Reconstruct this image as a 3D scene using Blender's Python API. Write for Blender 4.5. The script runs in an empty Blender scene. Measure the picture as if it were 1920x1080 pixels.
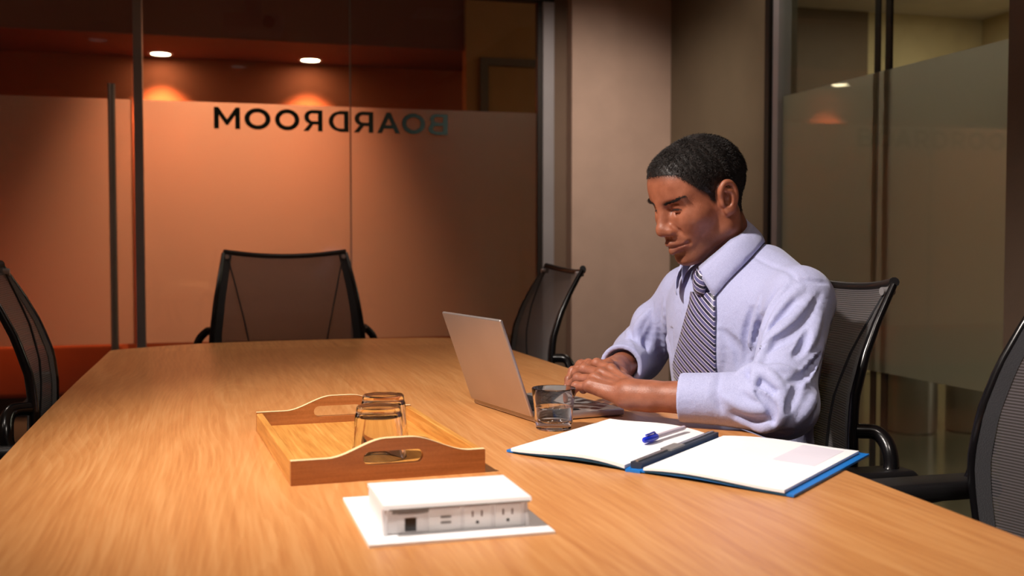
import bpy, bmesh, math, random
import numpy as np
from mathutils import Vector, Matrix
random.seed(7)
rng = np.random.default_rng(7)
scene = bpy.context.scene
COL = scene.collection

# ------------------------------------------------------------------ camera
F_PX, Y_HOR, YAW, CAM_H = 2024.0, 457.7, math.radians(15.85), 1.044
PITCH = math.atan((540 - Y_HOR) / F_PX)
cam_data = bpy.data.cameras.new('camera')
cam = bpy.data.objects.new('camera', cam_data)
COL.objects.link(cam)
cam.location = (0, 0, CAM_H)
cam.rotation_euler = (math.pi / 2 - PITCH, 0, -YAW)
cam_data.sensor_width = 36.0
cam_data.lens = F_PX / 1920 * 36.0
cam_data.clip_start = 0.05
cam_data.dof.use_dof = True
cam_data.dof.focus_distance = 1.88
cam_data.dof.aperture_fstop = 5.0
scene.camera = cam
_fw = np.array([math.sin(YAW) * math.cos(PITCH), math.cos(YAW) * math.cos(PITCH), -math.sin(PITCH)])
_rt = np.array([math.cos(YAW), -math.sin(YAW), 0.0])
_up = np.cross(_rt, _fw)
_C = np.array([0, 0, CAM_H])
def ray(x, y): return _fw + _rt * (x - 960) / F_PX - _up * (y - 540) / F_PX
def on_z(x, y, z): d = ray(x, y); return _C + d * (z - CAM_H) / d[2]
def on_y(x, y, Y): d = ray(x, y); return _C + d * Y / d[1]
def on_x(x, y, X): d = ray(x, y); return _C + d * X / d[0]

# ------------------------------------------------------------------ world, lights, exposure
world = bpy.data.worlds.new('world'); scene.world = world
world.use_nodes = True
bg = world.node_tree.nodes['Background']
bg.inputs[0].default_value = (0.35, 0.33, 0.32, 1)
bg.inputs[1].default_value = 0.12
scene.view_settings.view_transform = 'Standard'
scene.view_settings.look = 'None'
scene.view_settings.gamma = 1.0
scene.view_settings.use_curve_mapping = False
scene.view_settings.exposure = 0.0
scene.cycles.use_denoising = True
scene.cycles.max_bounces = 14
scene.cycles.transparent_max_bounces = 24
scene.cycles.transmission_bounces = 12
scene.cycles.sample_clamp_indirect = 6.0
def spot(name, loc, target, power, color, angle, blend=0.6, radius=0.05):
    d = bpy.data.lights.new(name, 'SPOT'); d.energy = power; d.color = color
    d.spot_size = math.radians(angle); d.spot_blend = blend; d.shadow_soft_size = radius
    o = bpy.data.objects.new(name, d); COL.objects.link(o); o.location = loc
    o.rotation_euler = (Vector(target) - Vector(loc)).to_track_quat('-Z', 'Y').to_euler()
    return o
CEIL = 2.62
KEY_POS = [(-0.78, 1.25, CEIL - 0.03), (0.30, 3.05, CEIL - 0.03), (0.30, 0.25, CEIL - 0.03)]
spot('table_spot_light', KEY_POS[0], (0.66, 1.66, 0.90), 430, (1.0, 0.90, 0.82), 62, 0.9, 0.10)
spot('table_spot_light', KEY_POS[1], (0.30, 3.0, 0.74), 24, (1.0, 0.82, 0.66), 80, 0.9, 0.08)
spot('table_spot_light', KEY_POS[2], (0.35, 1.0, 0.74), 62, (1.0, 0.88, 0.78), 80, 0.9, 0.08)
WASH_POS = [(1.55, 3.75, CEIL - 0.03), (1.80, 3.85, CEIL - 0.03), (-1.4, 3.3, CEIL - 0.03), (-1.9, 1.0, CEIL - 0.03)]  # unseen ceiling lamps added to fill the room and brighten the pillar
for _p, _t, _e, _a in zip(WASH_POS, ((1.80, 5.0, .9), (1.75, 3.6, 0), (-1.4, 3.3, 0), (-1.9, 1.0, 0)), (125, 26, 26, 14), (78, 165, 165, 165)):
    spot('added_wash_light', _p, _t, _e, (1.0, 0.84, 0.72), _a, 1.0, 0.08)

# ------------------------------------------------------------------ material helpers
def srgb(r, g, b):
    f = lambda c: (c / 255 / 12.92) if c / 255 <= 0.04045 else ((c / 255 + 0.055) / 1.055) ** 2.4
    return (f(r), f(g), f(b), 1.0)
class NT:
    def __init__(self, name):
        self.m = bpy.data.materials.new(name); self.m.use_nodes = True
        self.t = self.m.node_tree; self.t.nodes.clear()
        self.out = self.t.nodes.new('ShaderNodeOutputMaterial')
    def n(self, kind, inputs=None, **props):
        nd = self.t.nodes.new(kind)
        for k, v in props.items(): setattr(nd, k, v)
        for k, v in (inputs or {}).items():
            s = nd.inputs[k]
            if isinstance(v, bpy.types.NodeSocket): self.t.links.new(v, s)
            else: s.default_value = v
        return nd
    def ramp(self, fac, stops):
        nd = self.n('ShaderNodeValToRGB', {'Fac': fac})
        el = nd.color_ramp.elements
        while len(el) < len(stops): el.new(0.5)
        for e, (p, c) in zip(el, stops): e.position = p; e.color = c
        return nd.outputs['Color']
    def done(self, shader):
        self.t.links.new(shader, self.out.inputs['Surface']); return self.m
def pbr(name, col, rough=0.5, metal=0.0, bump=None, var=0.06, vscale=6.0, spec=0.5, coat=0.0, sheen=0.0, coords='Object'):
    """procedural principled: base colour with slight noise variation and optional fine bump (scale, strength)"""
    g = NT(name)
    tc = g.n('ShaderNodeTexCoord').outputs[coords]
    no = g.n('ShaderNodeTexNoise', {'Vector': tc, 'Scale': vscale, 'Detail': 4.0}).outputs['Fac']
    lo = tuple(c * (1 - var) for c in col[:3]) + (1,); hi = tuple(min(1, c * (1 + var)) for c in col[:3]) + (1,)
    c = g.ramp(no, [(0.3, lo), (0.7, hi)])
    ins = {'Base Color': c, 'Roughness': rough, 'Metallic': metal, 'Specular IOR Level': spec, 'Coat Weight': coat, 'Sheen Weight': sheen}
    if bump:
        b = g.n('ShaderNodeTexNoise', {'Vector': tc, 'Scale': bump[0], 'Detail': 3.0}).outputs['Fac']
        ins['Normal'] = g.n('ShaderNodeBump', {'Height': b, 'Strength': bump[1], 'Distance': 0.002}).outputs['Normal']
    return g.done(g.n('ShaderNodeBsdfPrincipled', ins).outputs[0])
def emit(name, col, strength):
    g = NT(name)
    return g.done(g.n('ShaderNodeEmission', {'Color': col, 'Strength': strength}).outputs[0])
def wood(name, c0, c1, c2, grain=(38.0, 1.6, 38.0), rough=0.32, fine=260.0, coat=0.0, bands=True, seam=None):
    g = NT(name)
    tc = g.n('ShaderNodeTexCoord').outputs['Object']
    mp = g.n('ShaderNodeMapping', {'Vector': tc, 'Scale': (grain[0] * .16, grain[1] * .28, grain[2] * .16)}).outputs[0]
    warp = g.n('ShaderNodeTexNoise', {'Vector': mp, 'Scale': 1.0, 'Detail': 3.0, 'Roughness': 0.5}).outputs['Fac']
    wv = g.n('ShaderNodeMath', {0: warp, 1: 14.0}, operation='MULTIPLY').outputs[0]
    rings = g.n('ShaderNodeMath', {0: wv}, operation='PINGPONG').outputs[0]
    g.t.nodes[-1].inputs[1].default_value = 0.7
    mp2 = g.n('ShaderNodeMapping', {'Vector': tc, 'Scale': (grain[0] * 3, grain[1] * 3, grain[2] * 3)}).outputs[0]
    streak = g.n('ShaderNodeTexNoise', {'Vector': mp2, 'Scale': 1.0, 'Detail': 5.0, 'Roughness': 0.6}).outputs['Fac']
    mp3 = g.n('ShaderNodeMapping', {'Vector': tc, 'Scale': (fine, fine * .035, fine)}).outputs[0]
    pores = g.n('ShaderNodeTexNoise', {'Vector': mp3, 'Scale': 1.0, 'Detail': 2.0}).outputs['Fac']
    mix = g.n('ShaderNodeMath', {0: rings, 1: 0.20 if bands else 0.1, 2: streak}, operation='MULTIPLY_ADD').outputs[0]
    mix = g.n('ShaderNodeMath', {0: pores, 1: 0.30, 2: mix}, operation='MULTIPLY_ADD').outputs[0]
    if bands:
        mp4 = g.n('ShaderNodeMapping', {'Vector': tc, 'Scale': (2.6, .55, 2.6)}).outputs[0]
        w2 = g.n('ShaderNodeTexNoise', {'Vector': mp4, 'Scale': 1.0, 'Detail': 2.0, 'Roughness': 0.45}).outputs['Fac']
        sx = g.n('ShaderNodeSeparateXYZ', {0: tc}).outputs
        w2 = g.n('ShaderNodeMath', {0: w2, 1: 0.62, 2: sx[0]}, operation='MULTIPLY_ADD').outputs[0]
        w2 = g.n('ShaderNodeMath', {0: pores, 1: 0.006, 2: w2}, operation='MULTIPLY_ADD').outputs[0]
        w2 = g.n('ShaderNodeMath', {0: w2, 1: 78.0}, operation='MULTIPLY').outputs[0]
        ln = g.n('ShaderNodeMath', {0: w2}, operation='FRACT').outputs[0]
        ln = g.n('ShaderNodeMath', {0: ln, 1: 2.6}, operation='POWER').outputs[0]
        mix = g.n('ShaderNodeMath', {0: ln, 1: 0.17, 2: mix}, operation='MULTIPLY_ADD').outputs[0]
    col = g.ramp(mix, [(0.45, c0), (0.74, c1), (1.02 if not bands else 1.0, c2)])
    if seam:
        sx = g.n('ShaderNodeSeparateXYZ', {0: tc}).outputs
        st = g.n('ShaderNodeMath', {0: sx[1], 1: seam}, operation='LESS_THAN').outputs[0]
        k = g.n('ShaderNodeMix', {0: st, 6: col, 7: (c1[0] * .86, c1[1] * .78, c1[2] * .72, 1)}, data_type='RGBA')
        k2 = g.n('ShaderNodeMath', {0: st, 1: 0.45}, operation='MULTIPLY').outputs[0]
        g.t.links.new(k2, k.inputs[0]); col = k.outputs[2]
    bp = g.n('ShaderNodeBump', {'Height': pores, 'Strength': 0.08, 'Distance': 0.001}).outputs[0]
    return g.done(g.n('ShaderNodeBsdfPrincipled', {'Base Color': col, 'Roughness': rough, 'Normal': bp, 'Coat Weight': coat, 'Coat Roughness': 0.25}).outputs[0])
def clear_glass(name, tint=(0.93, 0.96, 0.94, 1), refl=1.0):
    g = NT(name)
    fc = g.n('ShaderNodeLayerWeight', {'Blend': 0.5}).outputs['Facing']
    fr = g.n('ShaderNodeMath', {0: fc, 1: 5.0}, operation='POWER').outputs[0]
    fr = g.n('ShaderNodeMath', {0: fr, 1: 0.96 * refl, 2: 0.035 * refl}, operation='MULTIPLY_ADD').outputs[0]
    tr = g.n('ShaderNodeBsdfTransparent', {'Color': tint}).outputs[0]
    gl = g.n('ShaderNodeBsdfGlossy', {'Color': (1, 1, 1, 1), 'Roughness': 0.02}).outputs[0]
    return g.done(g.n('ShaderNodeMixShader', {0: fr, 1: tr, 2: gl}).outputs[0])
def frosted(name, body=(0.62, 0.60, 0.55, 1), dif=0.30, rough=0.55):
    g = NT(name)
    tc = g.n('ShaderNodeTexCoord').outputs['Object']
    no = g.n('ShaderNodeTexNoise', {'Vector': tc, 'Scale': 900.0, 'Detail': 1.0}).outputs['Fac']
    bp = g.n('ShaderNodeBump', {'Height': no, 'Strength': 0.05, 'Distance': 0.0005}).outputs[0]
    rf = g.n('ShaderNodeBsdfRefraction', {'Color': (.95, .93, .90, 1), 'Roughness': rough, 'IOR': 1.35}).outputs[0]
    tl = g.n('ShaderNodeBsdfTranslucent', {'Color': (.85, .82, .78, 1)}).outputs[0]
    df = g.n('ShaderNodeBsdfDiffuse', {'Color': body, 'Normal': bp}).outputs[0]
    a = g.n('ShaderNodeMixShader', {0: 0.30, 1: rf, 2: tl}).outputs[0]
    b = g.n('ShaderNodeMixShader', {0: dif, 1: a, 2: df}).outputs[0]
    gl = g.n('ShaderNodeBsdfGlossy', {'Color': (1, 1, 1, 1), 'Roughness': 0.35}).outputs[0]
    return g.done(g.n('ShaderNodeMixShader', {0: 0.04, 1: b, 2: gl}).outputs[0])
def true_glass(name, ior=1.48, tint=(1, 1, 1, 1)):
    g = NT(name)
    return g.done(g.n('ShaderNodeBsdfPrincipled', {'Base Color': tint, 'Roughness': 0.0, 'Transmission Weight': 1.0, 'IOR': ior}).outputs[0])
def mesh_fabric(name):
    g = NT(name)
    uv = g.n('ShaderNodeTexCoord').outputs['UV']
    s = g.n('ShaderNodeSeparateXYZ', {0: uv}).outputs
    w = g.n('ShaderNodeMath', {0: s[1], 1: 115.0 * 6.2832}, operation='MULTIPLY').outputs[0]
    w = g.n('ShaderNodeMath', {0: w}, operation='SINE').outputs[0]
    w = g.n('ShaderNodeMath', {0: w, 1: 0.5, 2: 0.5}, operation='MULTIPLY_ADD').outputs[0]
    col = g.ramp(w, [(0.1, srgb(20, 18, 21)), (0.75, srgb(76, 69, 73))])
    bs = g.n('ShaderNodeBsdfPrincipled', {'Base Color': col, 'Roughness': 0.75, 'Sheen Weight': 0.3,
        'Normal': g.n('ShaderNodeBump', {'Height': w, 'Strength': 0.5, 'Distance': 0.002}).outputs[0]}).outputs[0]
    tr = g.n('ShaderNodeBsdfTransparent').outputs[0]
    f = g.n('ShaderNodeMath', {0: w, 1: -0.22, 2: 0.27}, operation='MULTIPLY_ADD').outputs[0]
    return g.done(g.n('ShaderNodeMixShader', {0: f, 1: bs, 2: tr}).outputs[0])

M = {}
M['table'] = wood('table_oak', srgb(176, 110, 58), srgb(206, 143, 84), srgb(225, 168, 108), rough=0.34, coat=0.12, seam=1.27)
M['table_edge'] = wood('table_edge_oak', srgb(150, 92, 50), srgb(186, 126, 76), srgb(206, 150, 98), rough=0.4)
M['bamboo'] = wood('bamboo', srgb(176, 112, 46), srgb(204, 142, 68), srgb(222, 168, 92), grain=(60, 2.5, 60), rough=0.4, bands=False)
M['bamboo_dark'] = wood('bamboo_end', srgb(158, 96, 48), srgb(180, 114, 62), srgb(196, 132, 76), grain=(2.5, 60, 60), rough=0.4, bands=False)
M['bamboo_edge'] = pbr('bamboo_cut_edge', srgb(236, 200, 150), 0.5)
M['carpet'] = pbr('carpet', srgb(74, 70, 68), 0.95, bump=(300, 0.8), vscale=40, var=.15)
M['ceiling'] = pbr('ceiling_paint', srgb(205, 195, 182), 0.9, bump=(120, .2))
M['wall'] = pbr('wall_paint', srgb(182, 156, 140), 0.85, bump=(160, .25))
M['wall_dark'] = pbr('wall_paint_brown', srgb(112, 92, 76), 0.8, bump=(160, .25))
M['wall_olive'] = pbr('wall_panel_olive', srgb(112, 100, 80), 0.45, bump=(160, .15))
M['steel'] = pbr('brushed_steel', srgb(190, 188, 184), 0.3, 0.85, bump=(200, .1))
M['alu'] = pbr('anodised_aluminium', srgb(158, 154, 156), 0.45, 0.35)
M['dark_frame'] = pbr('dark_bronze_frame', srgb(46, 40, 36), 0.45, 0.4)
M['glass'] = clear_glass('window_glass')
M['frost'] = frosted('frosted_film', body=srgb(150, 90, 65), dif=0.05)
M['frost_right'] = frosted('frosted_film_grey', body=srgb(150, 142, 118), dif=0.35)
M['vinyl'] = pbr('teal_vinyl', srgb(30, 62, 58), 0.6)
M['black'] = pbr('black_plastic', srgb(22, 21, 23), 0.42, bump=(400, .15))
M['black_gloss'] = pbr('black_gloss_plastic', srgb(16, 15, 17), 0.22)
M['black_fabric'] = pbr('black_fabric', srgb(28, 27, 32), 0.9, bump=(500, .6), sheen=.3)
M['net'] = mesh_fabric('chair_mesh_fabric')
M['white'] = pbr('white_plastic', srgb(236, 234, 236), 0.4)
M['white_gloss'] = pbr('white_lacquer', srgb(244, 243, 244), 0.3)
M['grey'] = pbr('grey_plastic', srgb(128, 124, 122), 0.5)
M['pinkish'] = pbr('slot_shadow', srgb(120, 100, 98), 0.6)
M['laptop'] = pbr('laptop_aluminium', srgb(186, 176, 172), 0.38, 0.75)
M['keys'] = pbr('laptop_keys', srgb(24, 24, 28), 0.5)
M['tumbler'] = true_glass('tumbler_glass', 1.30)
M['water'] = true_glass('water', 1.25)
M['blue'] = pbr('blue_folder_plastic', srgb(20, 118, 205), 0.4)
M['folder_in'] = pbr('folder_dark_inside', srgb(44, 52, 66), 0.5)
M['paper'] = pbr('paper', srgb(242, 242, 245), 0.8)
M['print'] = pbr('grey_print', srgb(222, 217, 230), 0.8)
M['pen_blue'] = pbr('blue_pen_cap', srgb(28, 50, 200), 0.25)
M['pen_body'] = pbr('pen_barrel', srgb(205, 190, 200), 0.2)

# ------------------------------------------------------------------ object helpers
def link(o, parent=None):
    COL.objects.link(o)
    if parent is not None: o.parent = parent
    return o
def tag(o, label=None, cat=None, group=None, kind=None):
    if label: o['label'] = label
    if cat: o['category'] = cat
    if group: o['group'] = group
    if kind: o['kind'] = kind
    return o
def empty(name, loc=(0, 0, 0), rz=0.0):
    o = bpy.data.objects.new(name, None); COL.objects.link(o)
    o.location = loc; o.rotation_euler = (0, 0, rz); o.empty_display_size = 0.1
    return o
def obj(name, bm, mat, parent=None, smooth=False):
    me = bpy.data.meshes.new(name); bm.normal_update(); bm.to_mesh(me); bm.free()
    me.materials.append(mat)
    if smooth:
        me.polygons.foreach_set('use_smooth', [True] * len(me.polygons))
        try: me.set_sharp_from_angle(angle=math.radians(40))
        except Exception: pass
    return link(bpy.data.objects.new(name, me), parent)
def pyobj(name, verts, faces, mat, parent=None, smooth=True):
    me = bpy.data.meshes.new(name); me.from_pydata([tuple(v) for v in verts], [], [tuple(f) for f in faces]); me.update()
    me.materials.append(mat)
    if smooth: me.polygons.foreach_set('use_smooth', [True] * len(me.polygons))
    return link(bpy.data.objects.new(name, me), parent)
def box(bm, lo, hi, bev=0.0, seg=1):
    r = bmesh.ops.create_cube(bm, size=1.0)
    vs = r['verts']
    for v in vs:
        v.co = Vector([(lo[i] + hi[i]) / 2 + v.co[i] * (hi[i] - lo[i]) for i in range(3)])
    if bev > 0:
        es = list({e for v in vs for e in v.link_edges})
        bmesh.ops.bevel(bm, geom=es, offset=bev, segments=seg, affect='EDGES', profile=0.5)
    return bm
def boxobj(name, lo, hi, mat, parent=None, bev=0.0, seg=1):
    return obj(name, box(bmesh.new(), lo, hi, bev, seg), mat, parent, smooth=bev > 0 and seg > 1)
def tube(bm, pts, rad, seg=10, cap=True, flat=(1, 1)):
    """swept tube; rad may be a list. flat scales the two cross-section axes"""
    pts = [Vector(p) for p in pts]
    if not hasattr(rad, '__len__'): rad = [rad] * len(pts)
    rings = []; up0 = None
    for i, p in enumerate(pts):
        t = (pts[min(i + 1, len(pts) - 1)] - pts[max(i - 1, 0)]).normalized()
        if up0 is None:
            up0 = Vector((0, 0, 1)) if abs(t.z) < 0.9 else Vector((1, 0, 0))
        s = t.cross(up0).normalized(); u = s.cross(t).normalized(); up0 = u
        rings.append([bm.verts.new(p + (s * math.cos(a) * flat[0] + u * math.sin(a) * flat[1]) * rad[i])
                      for a in [2 * math.pi * k / seg for k in range(seg)]])
    for a, b in zip(rings, rings[1:]):
        for k in range(seg): bm.faces.new((a[k], a[(k + 1) % seg], b[(k + 1) % seg], b[k]))
    if cap:
        bm.faces.new(list(reversed(rings[0]))); bm.faces.new(rings[-1])
    return bm
def smooth_path(pts, n=6):
    """Catmull-Rom through the points"""
    P = [np.array(p, float) for p in pts]; P = [2 * P[0] - P[1]] + P + [2 * P[-1] - P[-2]]
    out = []
    for i in range(1, len(P) - 2):
        for k in range(n):
            t = k / n
            out.append(0.5 * ((2 * P[i]) + (-P[i - 1] + P[i + 1]) * t + (2 * P[i - 1] - 5 * P[i] + 4 * P[i + 1] - P[i + 2]) * t * t
                              + (-P[i - 1] + 3 * P[i] - 3 * P[i + 1] + P[i + 2]) * t ** 3))
    out.append(P[-2]); return out
def lathe(bm, prof, seg=40, c=(0, 0, 0), close=False):
    rings = []
    for r, z in prof:
        if r < 1e-6: rings.append([bm.verts.new((c[0], c[1], c[2] + z))])
        else: rings.append([bm.verts.new((c[0] + r * math.cos(2 * math.pi * k / seg), c[1] + r * math.sin(2 * math.pi * k / seg), c[2] + z)) for k in range(seg)])
    pairs = list(zip(rings, rings[1:])) + ([(rings[-1], rings[0])] if close else [])
    for a, b in pairs:
        for k in range(seg):
            k2 = (k + 1) % seg
            if len(a) == 1 and len(b) == 1: continue
            if len(a) == 1: bm.faces.new((a[0], b[k2], b[k]))
            elif len(b) == 1: bm.faces.new((a[k], a[k2], b[0]))
            else: bm.faces.new((a[k], a[k2], b[k2], b[k]))
    return bm
def prism(bm, loops, h0, h1, fn=lambda u, v, w: (u, v, w)):
    """2D outline with holes, filled and extruded from h0 to h1; fn maps (u, v, w) to xyz"""
    edges_all = []; vloops = []
    for lp in loops:
        vs = [bm.verts.new((p[0], p[1], 0)) for p in lp]
        es = [bm.edges.new((vs[i], vs[(i + 1) % len(vs)])) for i in range(len(vs))]
        edges_all += es; vloops.append(vs)
    r = bmesh.ops.triangle_fill(bm, use_beauty=True, use_dissolve=False, edges=edges_all, normal=(0, 0, 1))
    faces = [f for f in r['geom'] if isinstance(f, bmesh.types.BMFace)]
    allv = [v for l in vloops for v in l]
    flat = {v: (v.co.x, v.co.y) for v in allv}
    top = {v: bm.verts.new(fn(*flat[v], h1)) for v in allv}
    for f in faces: bm.faces.new([top[v] for v in f.verts])
    for vs in vloops:
        for i in range(len(vs)):
            a, b = vs[i], vs[(i + 1) % len(vs)]
            bm.faces.new((a, b, top[b], top[a]))
    for v in allv: v.co = Vector(fn(*flat[v], h0))
    bmesh.ops.recalc_face_normals(bm, faces=bm.faces[:])
    return bm
def arc(cx, cy, r, a0, a1, n=14, ry=None):
    ry = r if ry is None else ry
    return [(cx + r * math.cos(math.radians(a0 + (a1 - a0) * k / n)), cy + ry * math.sin(math.radians(a0 + (a1 - a0) * k / n))) for k in range(n + 1)]
def copy_tree(o, parent=None):
    c = o.copy(); COL.objects.link(c); c.parent = parent
    for ch in o.children: copy_tree(ch, c)
    return c

# ================================================================== SETTING
YB, XR = 5.10, 2.25          # glazed back wall plane, glazed side wall plane
def xb(px, Y=YB): return on_y(px, 400, Y)[0]
def yr(px, X=XR): return on_x(px, 400, X)[1]
XL, YF = -2.3, -1.8
Z_HEAD = 2.225
def struct(o, label, cat=None): return tag(o, label, cat, kind='structure')

struct(boxobj('floor', (XL, YF, -0.05), (XR, YB, 0.0), M['carpet']), 'dark grey carpet floor of the boardroom', 'floor')
struct(boxobj('ceiling', (XL, YF, CEIL), (XR, YB, CEIL + 0.08), M['ceiling']), 'pale painted boardroom ceiling', 'ceiling')
struct(boxobj('wall_left', (XL - 0.1, YF, 0), (XL, YB, CEIL), M['wall']), 'beige painted side wall behind the row of pushed-in chairs', 'wall')
struct(boxobj('wall_front', (XL, YF - 0.1, 0), (XR, YF, CEIL), M['wall']), 'beige painted wall opposite the glass partition', 'wall')
# header above the glass
struct(boxobj('wall_back', (XL, YB - 0.05, Z_HEAD + 0.05), (XR, YB + 0.05, CEIL), M['wall_dark']), 'brown bulkhead above the lettered glass partition', 'wall')
struct(boxobj('trim_1', (XL, YB - 0.03, Z_HEAD), (xb(1035), YB + 0.03, Z_HEAD + 0.05), M['dark_frame']), 'dark head rail along the top of the glass partition', 'trim')
x_m0, x_m1 = xb(254), xb(271)
struct(boxobj('trim_2', (x_m0, YB - 0.035, 0), (x_m1, YB + 0.035, Z_HEAD), M['alu'], bev=.002), 'grey aluminium post between glass door and lettered glass', 'trim')
struct(boxobj('trim_3', (xb(1014), YB - 0.035, 0), (xb(1035), YB + 0.035, Z_HEAD), M['alu'], bev=.002), 'grey aluminium post where lettered glass meets the brown wall', 'trim')
struct(boxobj('trim_4', (xb(1006), YB - 0.02, 0), (xb(1014), YB + 0.02, Z_HEAD), M['dark_frame']), 'thin dark bronze bead beside the grey end post', 'trim')
x_pil, x_mid = xb(1072, YB - 0.10), xb(1160, YB - 0.10)
struct(boxobj('wall_back_return', (xb(1035), YB - 0.02, 0), (x_pil + 0.02, YB + 0.10, CEIL), M['wall_dark']), 'narrow brown wall strip between glass partition and pillar', 'wall')
struct(boxobj('wall_back_pillar', (x_pil, YB - 0.10, 0), (x_mid, YB + 0.12, CEIL), M['wall']), 'beige painted pillar beside the glass partition', 'wall')
struct(boxobj('wall_back_panel', (x_mid, YB - 0.085, 0), (XR + 0.1, YB + 0.12, CEIL), M['wall']), 'beige wall strip set just behind the pillar face', 'wall')

# ---- frost levels
FB0, FB1 = on_y(400, 641, YB)[2], on_y(400, 191.5, YB)[2]
FR0, FR1 = 0.598, 1.641
def glazed(name, lo, hi, axis, f0, f1, label, film, cat='window', zt=Z_HEAD, z0=0.0):
    """pane of clear glass with a frosted film band; axis 1 = pane stands in a Y plane, 0 = in an X plane"""
    t = empty(name, ((lo[0] + hi[0]) / 2, (lo[1] + hi[1]) / 2, 0)); struct(t, label, cat)
    c = np.array(t.location)
    def slab(nm, a, b, za, zb, off, th, m):
        l = [a[0] - c[0], a[1] - c[1], za]; h = [b[0] - c[0], b[1] - c[1], zb]
        l[axis] = off - th / 2; h[axis] = off + th / 2
        return boxobj(nm, l, h, m, t)
    slab('glass_pane', lo, hi, z0, zt, 0.0, 0.008, M['glass'])
    sgn = 1
    slab('frosted_film', lo, hi, f0, f1, 0.0075 * sgn, 0.004, film)
    return t
seam_x = xb(658)
w1 = glazed('window_1', (x_m1, YB), (seam_x - 0.002, YB), 1, FB0, FB1, 'tall glass partition pane with frosted band carrying the letters MOORD seen reversed', M['frost'])
w2 = glazed('window_2', (seam_x + 0.002, YB), (xb(1007), YB), 1, FB0, FB1, 'tall glass partition pane with frosted band carrying the letters RAOB seen reversed', M['frost'])
boxobj('joint_seal', (seam_x - 0.003 - w1.location.x, -0.006, 0), (seam_x + 0.003 - w1.location.x, 0.002, Z_HEAD), M['grey'], w1)
x_d0 = x_m0 - 0.98
d1 = glazed('door_1', (x_d0, YB), (x_m0 - 0.006, YB), 1, FB0, FB1, 'frameless glass door with frosted band and long steel pull handle', M['frost'], cat='door')
hx = xb(212, YB - 0.06) - d1.location.x
zt_h = on_y(212, 157, YB - 0.06)[2]
h = obj('pull_handle', tube(bmesh.new(), [(hx, -0.06, 0.42), (hx, -0.06, zt_h)], 0.0165, 16), M['steel'], d1, True)
for zz in (0.55, zt_h - 0.14):
    obj('handle_standoff', tube(bmesh.new(), [(hx, -0.06, zz), (hx, -0.002, zz)], 0.009, 10), M['steel'], h, True)
glazed('window_3', (XL, YB), (x_d0 - 0.01, YB), 1, FB0, FB1, 'glass partition pane with frosted band beyond the glass door', M['frost'])

# ---- BOARDROOM lettering, read from the corridor, so reversed from the room
LH = 1.0
def let_O(): return [arc(.5, .5, .50, 0, 360, 40)[:-1], list(reversed(arc(.5, .5, .30, 0, 360, 40)[:-1]))], 1.0
def let_M(): return [[(0, 0), (.19, 0), (.19, .62), (.46, .17), (.54, .17), (.81, .63), (.81, 0), (1, 0), (1, 1), (.83, 1), (.50, .44), (.17, 1), (0, 1)]], 1.0
def let_A(): return [[(0, 0), (.21, 0), (.30, .22), (.70, .22), (.79, 0), (1, 0), (.59, 1), (.41, 1)], [(.37, .39), (.5, .72), (.63, .39)]], 1.0
def let_D():
    return [[(0, 0), (.38, 0)] + arc(.38, .5, .47, -90, 90, 20)[1:-1] + [(.38, 1), (0, 1)],
            list(reversed([(.2, .17), (.37, .17)] + arc(.37, .5, .28, -90, 90, 20, ry=.33)[1:-1] + [(.37, .83), (.2, .83)]))], .86
def let_R():
    return [[(0, 0), (.2, 0), (.2, .31), (.40, .31), (.61, 0), (.84, 0), (.58, .36)] + arc(.44, .66, .36, -52, 90, 16, ry=.34) + [(0, 1)],
            list(reversed([(.2, .48), (.43, .48)] + arc(.43, .655, .165, -90, 90, 12, ry=.175)[1:-1] + [(.43, .83), (.2, .83)]))], .84
def let_B():
    return [[(0, 0), (.48, 0)] + arc(.50, .28, .31, -90, 50, 12, ry=.28) + arc(.46, .74, .29, -35, 90, 12, ry=.26) + [(0, 1)],
            list(reversed([(.2, .15), (.48, .15)] + arc(.48, .29, .135, -90, 90, 10)[1:-1] + [(.48, .425), (.2, .425)])),
            list(reversed([(.2, .58), (.45, .58)] + arc(.45, .715, .125, -90, 90, 10, ry=.135)[1:-1] + [(.45, .85), (.2, .85)]))], .80
# right edges and left edges of each letter as they appear (photo x), left to right M O O R D R A O B
spans = [('M', 403, 452), ('O', 460, 509), ('O', 517, 563), ('R', 570, 606), ('D', 617, 655), ('R', 664, 701), ('A', 708, 751), ('O', 754, 798), ('B', 804, 840)]
yl = YB - 0.0085
z_lt = on_y(403, 200, yl)[2]; z_lb = on_y(403, 241, yl)[2]
for ch, p0, p1 in spans:
    loops, wd = {'M': let_M, 'O': let_O, 'R': let_R, 'D': let_D, 'A': let_A, 'B': let_B}[ch]()
    xa, xc = xb(p0, yl), xb(p1, yl)
    par = w1 if p1 < 658 else w2
    f = lambda u, v, w, xa=xa, xc=xc, wd=wd, par=par: (xc - u / wd * (xc - xa) - par.location.x, -0.0085 + w, z_lb + v * (z_lt - z_lb))
    o = obj('letter_' + ch.lower(), prism(bmesh.new(), loops, 0.0, 0.0015, f), M['vinyl'], par)
    o['label'] = 'dark teal letter ' + ch + ' seen reversed'

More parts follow.
